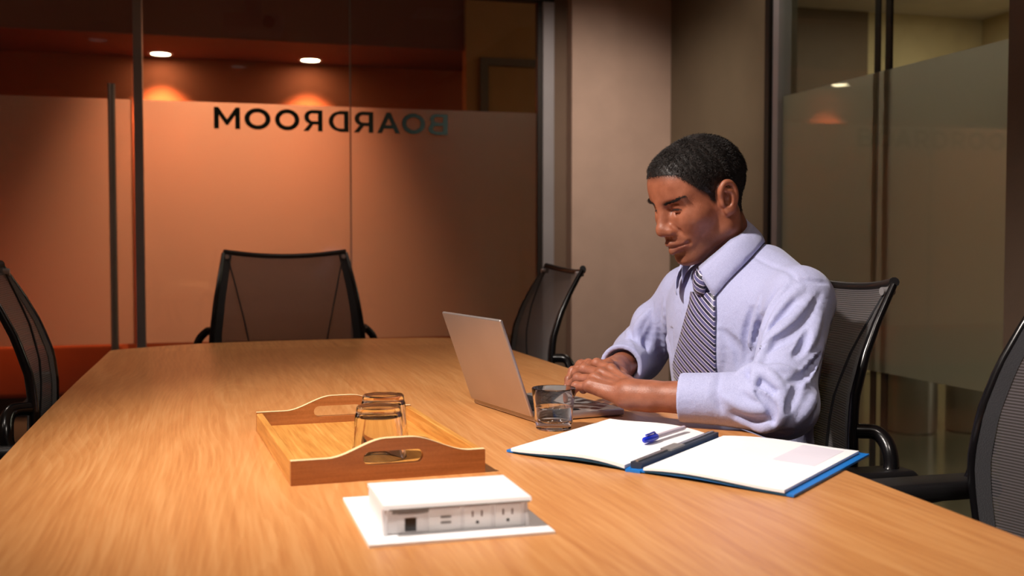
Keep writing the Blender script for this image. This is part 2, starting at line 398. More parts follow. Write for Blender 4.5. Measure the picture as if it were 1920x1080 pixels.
# ---- right-hand glazed wall
y_solid = yr(1443)
struct(boxobj('wall_right', (XR, y_solid, 0), (XR + 0.12, YB + 0.1, CEIL), M['wall_olive']), 'olive brown wall panel between pillar and side glazing', 'wall')
struct(boxobj('trim_5', (XR - 0.03, yr(1451), 0), (XR + 0.05, y_solid, CEIL), M['dark_frame']), 'dark corner post beside the olive wall panel', 'trim')
struct(boxobj('trim_6', (XR - 0.02, yr(1464), 0), (XR + 0.04, yr(1454), CEIL), M['alu'], bev=.002), 'slim grey aluminium post at the end of the side glazing', 'trim')
ya, yb_, yc, yd = yr(1630), yr(1640), yr(1650), yr(1660)
struct(boxobj('trim_7', (XR + 0.012, yb_, 0), (XR + 0.017, ya, CEIL), M['dark_frame']), 'dark bronze post at the joint of the side glazing, thinner one', 'trim')
struct(boxobj('trim_8', (XR + 0.012, yd, 0), (XR + 0.022, yc, CEIL), M['dark_frame']), 'dark bronze post at the joint of the side glazing, deeper one', 'trim')
y_end = yr(1907)
glazed('window_4', (XR, yb_), (XR, yr(1464)), 0, FR0, FR1, 'narrow side glazing pane with frosted band behind the seated man', M['frost_right'], zt=CEIL)
glazed('window_5', (XR, y_end), (XR, yb_ - 0.004), 0, FR0, FR1, 'wide side glazing pane with frosted band in front of the steel cylinders', M['frost_right'], zt=CEIL)
struct(boxobj('wall_right_end', (XR - 0.04, YF, 0), (XR + 0.1, y_end, CEIL), M['wall_dark']), 'brown wall at the near end of the side glazing', 'wall')

# ---- lobby beyond the side glazing
M['lobby_floor'] = pbr('polished_stone', srgb(112, 104, 84), 0.16, vscale=3, var=.12)
M['lobby_wall'] = pbr('lobby_beige_paint', srgb(196, 178, 138), 0.8)
M['lobby_brown'] = pbr('lobby_brown_panel', srgb(104, 84, 62), 0.6)
struct(boxobj('floor_lobby', (XR, -0.5, -0.06), (7.2, 10.0, -0.005), M['lobby_floor']), 'polished stone lobby floor beyond the side glazing', 'floor')
struct(boxobj('ceiling_lobby', (XR, -0.5, 2.9), (7.2, 10.0, 2.98), M['ceiling']), 'pale lobby ceiling beyond the side glazing', 'ceiling')
struct(boxobj('wall_lobby_end', (6.2, -0.5, 0), (6.3, 10.0, 2.9), M['lobby_wall']), 'beige lobby wall behind the steel cylinders', 'wall')
struct(boxobj('wall_lobby_side', (XR + 0.12, 7.6, 0), (5.12, 7.7, 2.9), M['lobby_brown']), 'brown panelled lobby wall beyond the narrow glazing', 'wall')
struct(boxobj('wall_lobby_bright', (5.12, 7.6, 0), (6.2, 7.7, 2.9), M['lobby_wall']), 'lit beige lobby wall beyond the wide glazing', 'wall')
for i, (px, py, r, lab) in enumerate([(1738, 814, 0.135, 'brushed steel cylinder standing on the lobby floor, nearer the glazing joint'),
                                      (1842, 812, 0.12, 'brushed steel cylinder standing on the lobby floor, farther from the glazing joint')]):
    p = on_z(px, py, 0.0)
    t = empty('steel_cylinder', (p[0], p[1] + r, -0.005)); tag(t, lab, 'cylinder')
    obj('shell', lathe(bmesh.new(), [(0, 0.005), (r - .004, 0.005), (r, 0.012), (r, 0.93), (r - .006, 0.94), (r - .02, 0.94), (r - .02, 0.85), (0, 0.85)], 48), M['steel'], t, True)
    obj('foot_ring', lathe(bmesh.new(), [(0, 0), (r - .012, 0), (r - .012, 0.006), (0, .006)], 48), M['dark_frame'], t, True)

# ---- corridor beyond the back glazing
YW, ZS, YS = 7.62, 2.285, 6.80
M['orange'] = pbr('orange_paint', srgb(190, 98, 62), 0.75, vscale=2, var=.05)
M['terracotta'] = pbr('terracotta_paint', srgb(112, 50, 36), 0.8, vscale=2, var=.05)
M['corr_floor'] = pbr('corridor_carpet', srgb(66, 56, 50), 0.9, bump=(200, .4))
M['corr_olive'] = pbr('corridor_olive_paint', srgb(176, 122, 70), 0.8)
M['bench_seat'] = pbr('orange_upholstery', srgb(190, 84, 40), 0.8, bump=(300, .4))
M['bench_dark'] = pbr('bench_plinth', srgb(60, 34, 24), 0.7)
x_ow = xb(858, 7.0)
struct(boxobj('floor_corridor', (-3.6, YB, -0.05), (2.25, 7.7, -0.004), M['corr_floor']), 'dark corridor floor beyond the glass partition', 'floor')
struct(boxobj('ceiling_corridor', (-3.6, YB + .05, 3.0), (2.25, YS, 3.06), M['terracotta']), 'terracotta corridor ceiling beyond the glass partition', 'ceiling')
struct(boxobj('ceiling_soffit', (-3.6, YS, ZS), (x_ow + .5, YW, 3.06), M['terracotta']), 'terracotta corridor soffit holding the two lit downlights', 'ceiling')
struct(boxobj('wall_corridor', (-3.6, YW, 0), (x_ow + 0.6, YW + 0.1, 3.0), M['orange']), 'orange painted corridor wall washed by downlights', 'wall')
struct(boxobj('wall_corridor_end', (-3.7, YB, 0), (-3.6, YW, 3.0), M['orange']), 'orange painted end wall of the corridor', 'wall')
struct(boxobj('wall_corridor_olive', (x_ow, YS - .05, 0), (2.25, YS + 0.05, 3.0), M['corr_olive']), 'tan corridor wall with a plain door beyond the lettered glass', 'wall')
xd0, xd1, zd = xb(915, YS), xb(1000, YS), on_y(950, 122, YS)[2]
t = empty('door_2', ((xd0 + xd1) / 2 + .25, YS - 0.05, 0)); struct(t, 'tan corridor door in shallow frame beyond the lettered glass', 'door')
wd = .42
boxobj('door_leaf', (-wd, -0.012, 0.005), (wd, 0.004, zd - .02), M['corr_olive'], t, bev=.002)
for nm, l, h_ in (('door_frame', (-wd - .05, -0.03, 0), (-wd, 0.002, zd + .03)), ('door_frame', (wd, -0.03, 0), (wd + .05, 0.002, zd + .03)), ('door_frame', (-wd, -0.03, zd - .02), (wd, 0.002, zd + .03))):
    boxobj(nm, l, h_, M['wall_dark'], t)
M['lamp_on'] = emit('downlight_lens', (1.0, 0.78, 0.50, 1), 28)
M['lamp_room'] = emit('room_downlight_lens', (1.0, 0.90, 0.8, 1), 0.3)
def downlight(name, p, lab, r, lens, group=None, ring='white'):
    t = empty(name, p); tag(t, lab, 'light', group)
    obj('trim_ring', lathe(bmesh.new(), [(r + .018, 0), (r + .016, -.006), (r, -.006), (r, 0)], 32), M[ring], t, True)
    obj('lens', lathe(bmesh.new(), [(0, -.003), (r, -.003)], 32), lens, t)
    return t
for px, py, lab in ((301, 100, 'glowing corridor soffit downlight next to the grey aluminium post'), (582, 112, 'glowing corridor soffit downlight above the reversed letters')):
    p = on_z(px, py, ZS)
    downlight('downlight', (p[0], p[1], ZS), lab, 0.062, M['lamp_on'], 'corridor soffit downlights')
    spot('corridor_spot_light', (p[0], p[1], ZS - .02), (p[0], p[1] + .12, 0), 110, (1.0, 0.46, 0.19), 92, 0.7, 0.05)
for q, e in (((.12, 5.75, 3.0), 1000), ((-1.5, 6.1, 3.0), 190)):  # the weaker one is added out of view to brighten the bench
    downlight('corridor_downlight', q, 'round downlight in the terracotta corridor ceiling ' + ('above the lettered glass' if e > 300 else 'above the glass door, added to brighten the bench'), 0.07, M['lamp_on'])
    spot('corridor_spot_light', (q[0], q[1], q[2] - .02), ((q[0], q[1] - .55, 1.35) if e > 300 else (q[0], 7.2, .3)), e, (1.0, 0.36, 0.17), 58, 1.0, 0.08)
t = empty('bench', (-1.65, 7.28, 0)); tag(t, 'long orange upholstered bench against the corridor wall', 'bench')
boxobj('plinth', (-1.2, -0.22, 0), (1.1, 0.3, 0.12), M['bench_dark'], t)
boxobj('seat', (-1.25, -0.28, 0.12), (1.15, 0.32, 0.44), M['bench_seat'], t, bev=.03, seg=3)
boxobj('backrest', (-1.25, 0.14, 0.44), (1.15, 0.32, 0.80), M['bench_seat'], t, bev=.03, seg=3)

# ---- ceiling fittings of the boardroom, projector and vent reflected in the glass, wash downlights added
for p, lab in zip(KEY_POS + WASH_POS, ('over the power box and tray', 'over the empty end of the table', 'over the table end opposite the lettered glass', 'before the beige pillar, added to brighten it', 'behind the seated man, added as fill', 'before the glass door, added as fill', 'over the aisle by the plain side wall, added as fill')):
    downlight('ceiling_downlight', (p[0], p[1], CEIL), 'recessed round boardroom downlight ' + lab, 0.07, M['lamp_room'], ring='ceiling')
v = on_y(475, 60, 6.6)
pj = empty('projector', (v[0], 2 * YB - 6.6, 0)); tag(pj, 'white projector hanging on a drop pole from the boardroom ceiling', 'projector')
obj('drop_pole', tube(bmesh.new(), [(0, 0, 2.40), (0, 0, CEIL)], 0.05, 16), M['white'], pj, True)
obj('ceiling_plate', lathe(bmesh.new(), [(0, CEIL - .012), (.09, CEIL - .012), (.09, CEIL), (0, CEIL)], 24), M['white'], pj, True)
b = boxobj('housing', (-.17, -.13, 2.28), (.17, .13, 2.38), M['white'], pj, bev=.015, seg=3)
obj('lens_barrel', tube(bmesh.new(), [(0.08, .12, 2.33), (0.08, .16, 2.33)], 0.035, 16), M['black'], b, True)
v = on_z(820, 25, CEIL)
ps = (v[0], 2 * YB - v[1])
t = empty('ceiling_vent', (ps[0], ps[1], CEIL)); tag(t, 'square white air vent in the boardroom ceiling', 'vent')
for k in range(3):
    r0 = .15 - k * .045
    bm = bmesh.new(); prism(bm, [[(-r0, -r0), (r0, -r0), (r0, r0), (-r0, r0)], [(-r0 + .02, -r0 + .02), (-r0 + .02, r0 - .02), (r0 - .02, r0 - .02), (r0 - .02, -r0 + .02)]], -.012 - k * .003, 0)
    obj('vent_ring', bm, M['white'], t)
boxobj('vent_core', (-.03, -.03, -.018), (.03, .03, 0), M['white'], t)
# lobby ceiling lamps light the lobby
for (x, y, e, lab) in ((4.0, 3.4, 130, 'square ceiling lamp of the lobby above the steel cylinders'), (5.3, 6.3, 130, 'square ceiling lamp of the lobby by the brown wall')):
    t = empty('ceiling_lamp', (x, y, 2.9)); tag(t, lab, 'lamp')
    boxobj('housing', (-.32, -.32, -.03), (.32, .32, 0), M['white'], t, bev=.005)
    boxobj('diffuser', (-.29, -.29, -.034), (.29, .29, -.029), emit('lobby_lamp_diffuser', (1.0, 0.88, 0.66, 1), e / 7.5), t)

t = empty('added_streak_light', (6.2, 3.7, 0)); tag(t, 'added vertical light tube, out of view, for streaks on the steel cylinders', 'lamp')  # unseen tube added to put bright streaks on the cylinders and lift the lobby
boxobj('mount', (-.03, -.05, .15), (0, .05, 2.45), M['alu'], t, bev=.004)
obj('streak_tube', tube(bmesh.new(), [(-.05, 0, .2), (-.05, 0, 2.4)], .03, 16), emit('streak_tube_glow', (1.0, .92, .78, 1), 9), t, True)

# ================================================================== TABLE
TZ = 0.74
def table_outline():
    right = smooth_path([(.795, .42, 0), (.813, .92, 0), (.828, 1.256, 0), (.848, 1.62, 0), (.856, 2.2, 0), (.853, 2.7, 0), (.842, 3.30, 0)], 5)
    far = smooth_path([(.83, 3.37, 0), (.70, 3.445, 0), (.47, 3.468, 0), (.25, 3.466, 0), (.02, 3.44, 0), (-.11, 3.388, 0), (-.245, 3.30, 0), (-.268, 3.26, 0)], 4)
    left = smooth_path([(-.272, 3.0, 0), (-.282, 2.4, 0), (-.284, 1.66, 0), (-.272, 1.0, 0), (-.255, .42, 0)], 5)
    return [(p[0], p[1]) for p in right + far + left]
tb = empty('conference_table', (0.29, 1.94, 0)); tag(tb, 'long boat-shaped oak conference table with pale wood grain', 'table')
ol = [(x - .29, y - 1.94) for x, y in table_outline()]
bm = bmesh.new(); prism(bm, [ol], TZ - 0.034, TZ)
ed = [e for e in bm.edges if len(e.link_faces) == 2 and e.calc_face_angle(0) > 0.8]
bmesh.ops.bevel(bm, geom=ed, offset=0.003, segments=2, affect='EDGES')
top = obj('tabletop', bm, M['table'], tb)
for yy in (-1.0, .95):
    boxobj('pedestal', (-.09, yy - .2, 0.03), (.09, yy + .2, TZ - .034), M['table_edge'], tb, bev=.004)
    boxobj('pedestal_foot', (-.11, yy - .26, 0), (.11, yy + .26, 0.03), M['dark_frame'], tb, bev=.004)

# ================================================================== TRAY
tr_o = empty('serving_tray', (.100, 1.369, TZ), math.radians(3.2)); tag(tr_o, 'bamboo serving tray with cut-out handles holding two upturned tumblers', 'tray')
TW, TL = .256, .425
def hump(s):
    a = max(0.0, min(1.0, (s - .18) / .30)); b = max(0.0, min(1.0, (.92 - s) / .32)); k = min(a, b)
    return .031 + .022 * (k * k * (3 - 2 * k))
def end_panel(y0, y1, nm, mt):
    outl = [(0, 0), (TW, 0)] + [(TW * (1 - k / 40), hump(1 - k / 40)) for k in range(41)]
    cx, cz, hl, r = TW * .515, .0285, TW * .155, .0088
    slot = arc(cx + hl - r, cz, r, -90, 90, 8) + arc(cx - hl + r, cz, r, 90, 270, 8)
    bm = bmesh.new(); prism(bm, [outl, list(reversed(slot))], y0, y1, lambda u, v, w: (u, w, v))
    o = obj(nm, bm, mt, tr_o)
    # pale cut edge along the top
    bm = bmesh.new()
    prev = None
    for k in range(41):
        s = k / 40; z = hump(s) + .0006
        a, b = bm.verts.new((TW * s, y0, z)), bm.verts.new((TW * s, y1, z))
        if prev: bm.faces.new((prev[0], a, b, prev[1]))
        prev = (a, b)
    obj('cut_edge', bm, M['bamboo_edge'], o)
end_panel(0, .010, 'end_panel', M['bamboo_dark'])
end_panel(TL - .010, TL, 'end_panel', M['bamboo_dark'])
for x0 in (0, TW - .010):
    o = boxobj('side_rail', (x0, .010, 0), (x0 + .010, TL - .010, .030), M['bamboo'], tr_o, bev=.0012)
boxobj('tray_base', (.010, .010, .003), (TW - .010, TL - .010, .009), M['bamboo'], tr_o)

# ================================================================== TUMBLERS
def tumbler_profile(rr, rb, h):
    o = [(0, 0), (rb - .002, 0), (rb, .002), (rb + .0006, .009), (rb + .0022, .0125), (rb + (rr - rb) * .38, h * .45), (rb + (rr - rb) * .72, h * .75), (rr, h - .001)]
    i = [(rr - .0012, h), (rr - .0022, h - .001), (rb + (rr - rb) * .72 - .0024, h * .75), (rb + (rr - rb) * .38 - .0026, h * .45), (rb - .0012, .0155), (rb - .006, .0125), (0, .0118)]
    return o + i
def tumbler(name, loc, flip, lab, rr=.0385, rb=.0305, h=.072, group=None):
    bm = lathe(bmesh.new(), tumbler_profile(rr, rb, h), 48)
    if flip:
        for v in bm.verts: v.co.z = h - v.co.z
        bmesh.ops.reverse_faces(bm, faces=bm.faces[:])
    bmesh.ops.recalc_face_normals(bm, faces=bm.faces[:])
    o = obj(name, bm, M['tumbler'], None, True); o.location = loc
    return tag(o, lab, 'glass', group)
tumbler('tumbler', (.228, 1.478, TZ + .0092), True, 'upturned clear glass tumbler in tray beside the handle facing the power box', group='tumblers in the tray')
tumbler('tumbler', (.252, 1.588, TZ + .0092), True, 'upturned clear glass tumbler in the middle of the tray', group='tumblers in the tray')
gp = on_z(1038, 804, TZ)
wg = tumbler('water_glass', (gp[0], gp[1], TZ + .0002), False, 'clear glass tumbler half full of water beside the laptop', rr=.0365, rb=.0292, h=.068)
prof = tumbler_profile(.0365, .0292, .068)
wl = .037
water = [(0, .0122)] + [(r - .0003, z) for r, z in ((.0292 - .0062, .0128), (.0292 - .0014, .0158), (.0292 + .0073 * .38 - .0027, .068 * .45), (.0292 + .0073 * .50 - .0027, wl))] + [(0, wl)]
bm = lathe(bmesh.new(), water, 48); bmesh.ops.recalc_face_normals(bm, faces=bm.faces[:])
obj('water', bm, M['water'], wg, True)

# ================================================================== POWER BOX
px0, px1, py0, py1 = .154, .350, 1.066, 1.279
pb = empty('power_box', ((px0 + px1) / 2, (py0 + py1) / 2, TZ)); tag(pb, 'white flip-up power box with sockets set into the tabletop', 'power box')
hw, hd = (px1 - px0) / 2, (py1 - py0) / 2
bm = bmesh.new(); prism(bm, [[(-hw, -hd), (hw, -hd), (hw, hd), (-hw, hd)]], 0.0, .003)
obj('cover_plate', bm, M['white_gloss'], pb)
bx0, bx1, by0, by1, bh = -.075, .074, -.074, .022, .030
boxobj('socket_housing', (bx0, by0, .003), (bx1, by1, bh), M['white'], pb, bev=.001)
for sx in (bx0 - .004, bx1):
    bm = bmesh.new(); prism(bm, [[(by0 - .004, .003), (by1 + .003, .003), (by1 + .003, bh), (by0 + .004, bh)]], sx, sx + .004, lambda u, v, w: (w, u, v)); obj('side_cheek', bm, M['white'], pb)
bm = bmesh.new()
prism(bm, [[(by0 - .006, bh + .0005), (by1 + .012, bh + .0005), (by1 + .012, bh + .0045), (by0 - .004, bh + .0045)]], bx0 - .004, bx1 + .006, lambda u, v, w: (w, u, v))
lid = obj('lid', bm, M['white_gloss'], pb)
boxobj('lid_lip', (bx0 + .002, by0 - .0062, bh - .0006), (bx1 + .004, by0 - .0042, bh + .0010), M['grey'], lid)
yf = by0 - .0003
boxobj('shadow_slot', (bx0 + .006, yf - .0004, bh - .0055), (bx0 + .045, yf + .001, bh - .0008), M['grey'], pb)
md = boxobj('data_module', (bx0 + .012, yf - .0006, .0045), (bx0 + .040, yf + .001, bh - .0065), M['white'], pb)
boxobj('port', (bx0 + .019, yf - .0011, .006), (bx0 + .031, yf, .0195), M['black_gloss'], md)
um = boxobj('usb_module', (bx0 + .044, yf - .0008, .0035), (bx0 + .078, yf + .001, bh - .003), M['white_gloss'], pb, bev=.0006)
for zz in (.0115, .0172):
    boxobj('usb_port', (bx0 + .057, yf - .0014, zz), (bx0 + .068, yf, zz + .0022), M['grey'], um)
for k in range(2):
    x = bx0 + .082 + k * .0335
    so = boxobj('socket', (x, yf - .0010, .0035), (x + .029, yf + .001, bh - .003), M['white_gloss'], pb, bev=.0006)
    for dx in (.0085, .0185):
        boxobj('socket_slot', (x + dx, yf - .0015, .0165), (x + dx + .0016, yf, .0225), M['pinkish'], so)
    obj('socket_pin_hole', tube(bmesh.new(), [(x + .0145, yf - .0014, .0105), (x + .0145, yf, .0105)], .0017, 10), M['black'], so)

# ================================================================== LAPTOP
lb = np.array([.535, 1.745]); la = np.array([.49, 1.993])
lu = (la - lb) / np.linalg.norm(la - lb); LWD = float(np.linalg.norm(la - lb)); LDP = .180
ang = math.atan2(lu[1], lu[0])     # local x runs along the hinge (near end to far end), local -y toward the man
lp = empty('laptop', (lb[0], lb[1], TZ), ang); tag(lp, 'open silver laptop with its lid back facing the tray', 'laptop')
base = boxobj('base', (0, -LDP, .0012), (LWD, 0, .0135), M['laptop'], lp, bev=.0028, seg=3)
boxobj('keyboard_well', (.016, -.100, .0130), (LWD - .016, -.018, .0139), M['keys'], base)
kb = bmesh.new()
for r in range(5):
    for c in range(13):
        kw = (LWD - .036) / 13
        box(kb, (.018 + c * kw + .001, -.098 + r * .0158, .0137), (.018 + (c + 1) * kw - .001, -.098 + r * .0158 + .0138, .0151))
ko = obj('keys', kb, M['keys'], base); ko['kind'] = 'stuff'
boxobj('trackpad', (LWD / 2 - .045, -LDP + .012, .0133), (LWD / 2 + .045, -.108, .01385), M['grey'], base)
for xx in (.02, LWD - .03):
    for yy in (-.015, -LDP + .012): boxobj('rubber_foot', (xx, yy - .008, 0), (xx + .012, yy, .0016), M['black'], base)
hinge = obj('hinge', tube(bmesh.new(), [(.03, -.002, .0125), (LWD - .03, -.002, .0125)], .0045, 10), M['black'], lp, True)
ta = math.radians(110 - 90)
LH_ = .178
lidm = bmesh.new(); box(lidm, (0, -.0025, 0), (LWD, .0035, LH_), .0026, 3)
mt = Matrix.Translation((0, .002, .0105)) @ Matrix.Rotation(-ta, 4, 'X')
bmesh.ops.transform(lidm, matrix=mt, verts=lidm.verts[:])
lid = obj('screen_lid', lidm, M['laptop'], lp, True)
sm = bmesh.new(); box(sm, (.004, -.0034, .006), (LWD - .004, -.0022, LH_ - .004)); bmesh.ops.transform(sm, matrix=mt, verts=sm.verts[:])
obj('screen_bezel', sm, M['black_gloss'], lid)
sm = bmesh.new(); box(sm, (.012, -.0038, .016), (LWD - .012, -.0033, LH_ - .014)); bmesh.ops.transform(sm, matrix=mt, verts=sm.verts[:])
obj('screen', sm, emit('laptop_screen', (.75, .82, 1, 1), .8), lid)

# ================================================================== FOLDER, PAGES AND PEN
A, B, Cc, D, E_, Fp = [on_z(*p, TZ)[:2] for p in ((948, 849), (1140, 791), (1342, 823), (1630, 856), (1487, 935), (1187, 886))]
fo = empty('ring_binder', (float(Fp[0]), float(Fp[1]), TZ)); tag(fo, 'open blue folder with white printed pages lying on the table', 'folder')
f0 = np.array([Fp[0], Fp[1]])
def leaf(nm, pts, z, th, mt, parent, sag=0.0, n=14):
    """sheet over a quad (outer bottom, outer top, spine top, spine bottom) with a slight arch towards the spine"""
    P = [np.array(p) - f0 for p in pts]
    V, Fs = [], []
    for j in range(n + 1):
        t = j / n
        zc = z + sag * math.sin(math.pi * min(1, t * 1.0)) ** 1 * t
        for i in range(5):
            s = i / 4
            q = (P[0] * (1 - s) + P[1] * s) * (1 - t) + (P[3] * (1 - s) + P[2] * s) * t
            V.append((q[0], q[1], zc))
    N = len(V)
    V += [(x, y, zz - th) for x, y, zz in V]
    for j in range(n):
        for i in range(4):
            a = j * 5 + i; b = a + 1; c = a + 6; d = a + 5
            Fs.append((a, d, c, b)); Fs.append((a + N, b + N, c + N, d + N))
    rim = [i for i in range(5)] + [j * 5 + 4 for j in range(1, n + 1)] + [n * 5 + i for i in range(3, -1, -1)] + [j * 5 for j in range(n - 1, 0, -1)]
    for k in range(len(rim)):
        a, b = rim[k], rim[(k + 1) % len(rim)]
        Fs.append((a, b, b + N, a + N))
    bm = bmesh.new(); vs = [bm.verts.new(v) for v in V]
    for f in Fs: bm.faces.new([vs[i] for i in f])
    bmesh.ops.recalc_face_normals(bm, faces=bm.faces[:])
    return obj(nm, bm, mt, parent, True)
def inset(pts, a, b, c, d):
    """shrink a quad: fractions cut off the outer edge a, top b, spine c, bottom d"""
    P = [np.array(p) for p in pts]
    def at(t, s): return (P[0] * (1 - s) + P[1] * s) * (1 - t) + (P[3] * (1 - s) + P[2] * s) * t
    return [at(a, d), at(a, 1 - b), at(1 - c, 1 - b), at(1 - c, d)]
QL = [A, B, Cc, Fp]; QR = [E_, D, Cc, Fp]
sp = (np.array(Cc) - np.array(Fp)); nrm = np.array([sp[1], -sp[0]]) / np.linalg.norm(sp)
leaf('folder_cover', inset(QL, 0, 0, .03, .008), .004, .003, M['blue'], fo, sag=.006)
leaf('folder_cover', inset(QR, 0, 0, .03, .008), .004, .003, M['blue'], fo, sag=.006)
leaf('page', inset(QL, .050, .035, .06, -.004), .0085, .0045, M['paper'], fo, sag=.010)
pg = leaf('page', inset(QR, .050, .035, .07, .0), .0085, .0035, M['paper'], fo, sag=.007)
leaf('printed_table', inset(QR, .12, .08, .50, .50), .0089, .0002, M['print'], pg, sag=.0035)
for k in range(6):
    s0 = .12 + k * .06
    leaf('printed_line', inset(QR, .16, 1 - s0 - .006, .30, s0), .0090, .0002, M['print'], pg, sag=.005)
def lay(p): return (p[0] - f0[0], p[1] - f0[1])
F2, C2 = lay(Fp), lay(Cc)
sd = np.array(C2) - np.array(F2); sd /= np.linalg.norm(sd); sn = np.array([-sd[1], sd[0]])
def strip(nm, a0, a1, hw_, z0, z1, mt, par):
    bm = bmesh.new(); L = np.linalg.norm(np.array(C2) - np.array(F2))
    q = [np.array(F2) + sd * (L * a) + sn * h for a, h in ((a0, -hw_), (a0, hw_), (a1, hw_), (a1, -hw_))]
    prism(bm, [[tuple(p) for p in q]], z0, z1); return obj(nm, bm, mt, par)
strip('spine', -.005, 1.005, .011, .0002, .0035, M['blue'], fo)
bar = strip('clip_bar', .03, .97, .008, .0035, .0125, M['folder_in'], fo)
strip('clip_plate', .36, .52, .0085, .0125, .0150, M['grey'], bar)
strip('clip_rail', .04, .96, .002, .0125, .0145, M['steel'], bar)

pa, pb2 = on_z(1206, 829, TZ + .017), on_z(1284, 804, TZ + .017)
pd = (pb2 - pa); plen = float(np.linalg.norm(pd)); pang = math.atan2(pd[1], pd[0])
pn = empty('pen', (float(pa[0]), float(pa[1]), TZ + .0192), pang); tag(pn, 'clear ballpoint pen with blue cap resting on the open folder', 'pen')
obj('barrel', tube(bmesh.new(), [(.036, 0, 0), (plen - .004, 0, 0)], .0036, 12), M['pen_body'], pn, True)
obj('end_plug', tube(bmesh.new(), [(plen - .004, 0, 0), (plen, 0, 0)], [.0036, .0028], 12), pbr('pen_plug', srgb(170, 90, 70), .4), pn, True)
cp = obj('cap', tube(bmesh.new(), [(0, 0, 0), (.004, 0, 0), (.02, 0, 0), (.040, 0, 0)], [.0018, .0042, .0052, .0050], 14), M['pen_blue'], pn, True)
obj('pocket_clip', tube(bmesh.new(), [(.038, 0, .005), (.034, 0, .0075), (.008, 0, .0066)], [.0016, .0016, .0013], 8), M['pen_blue'], cp, True)

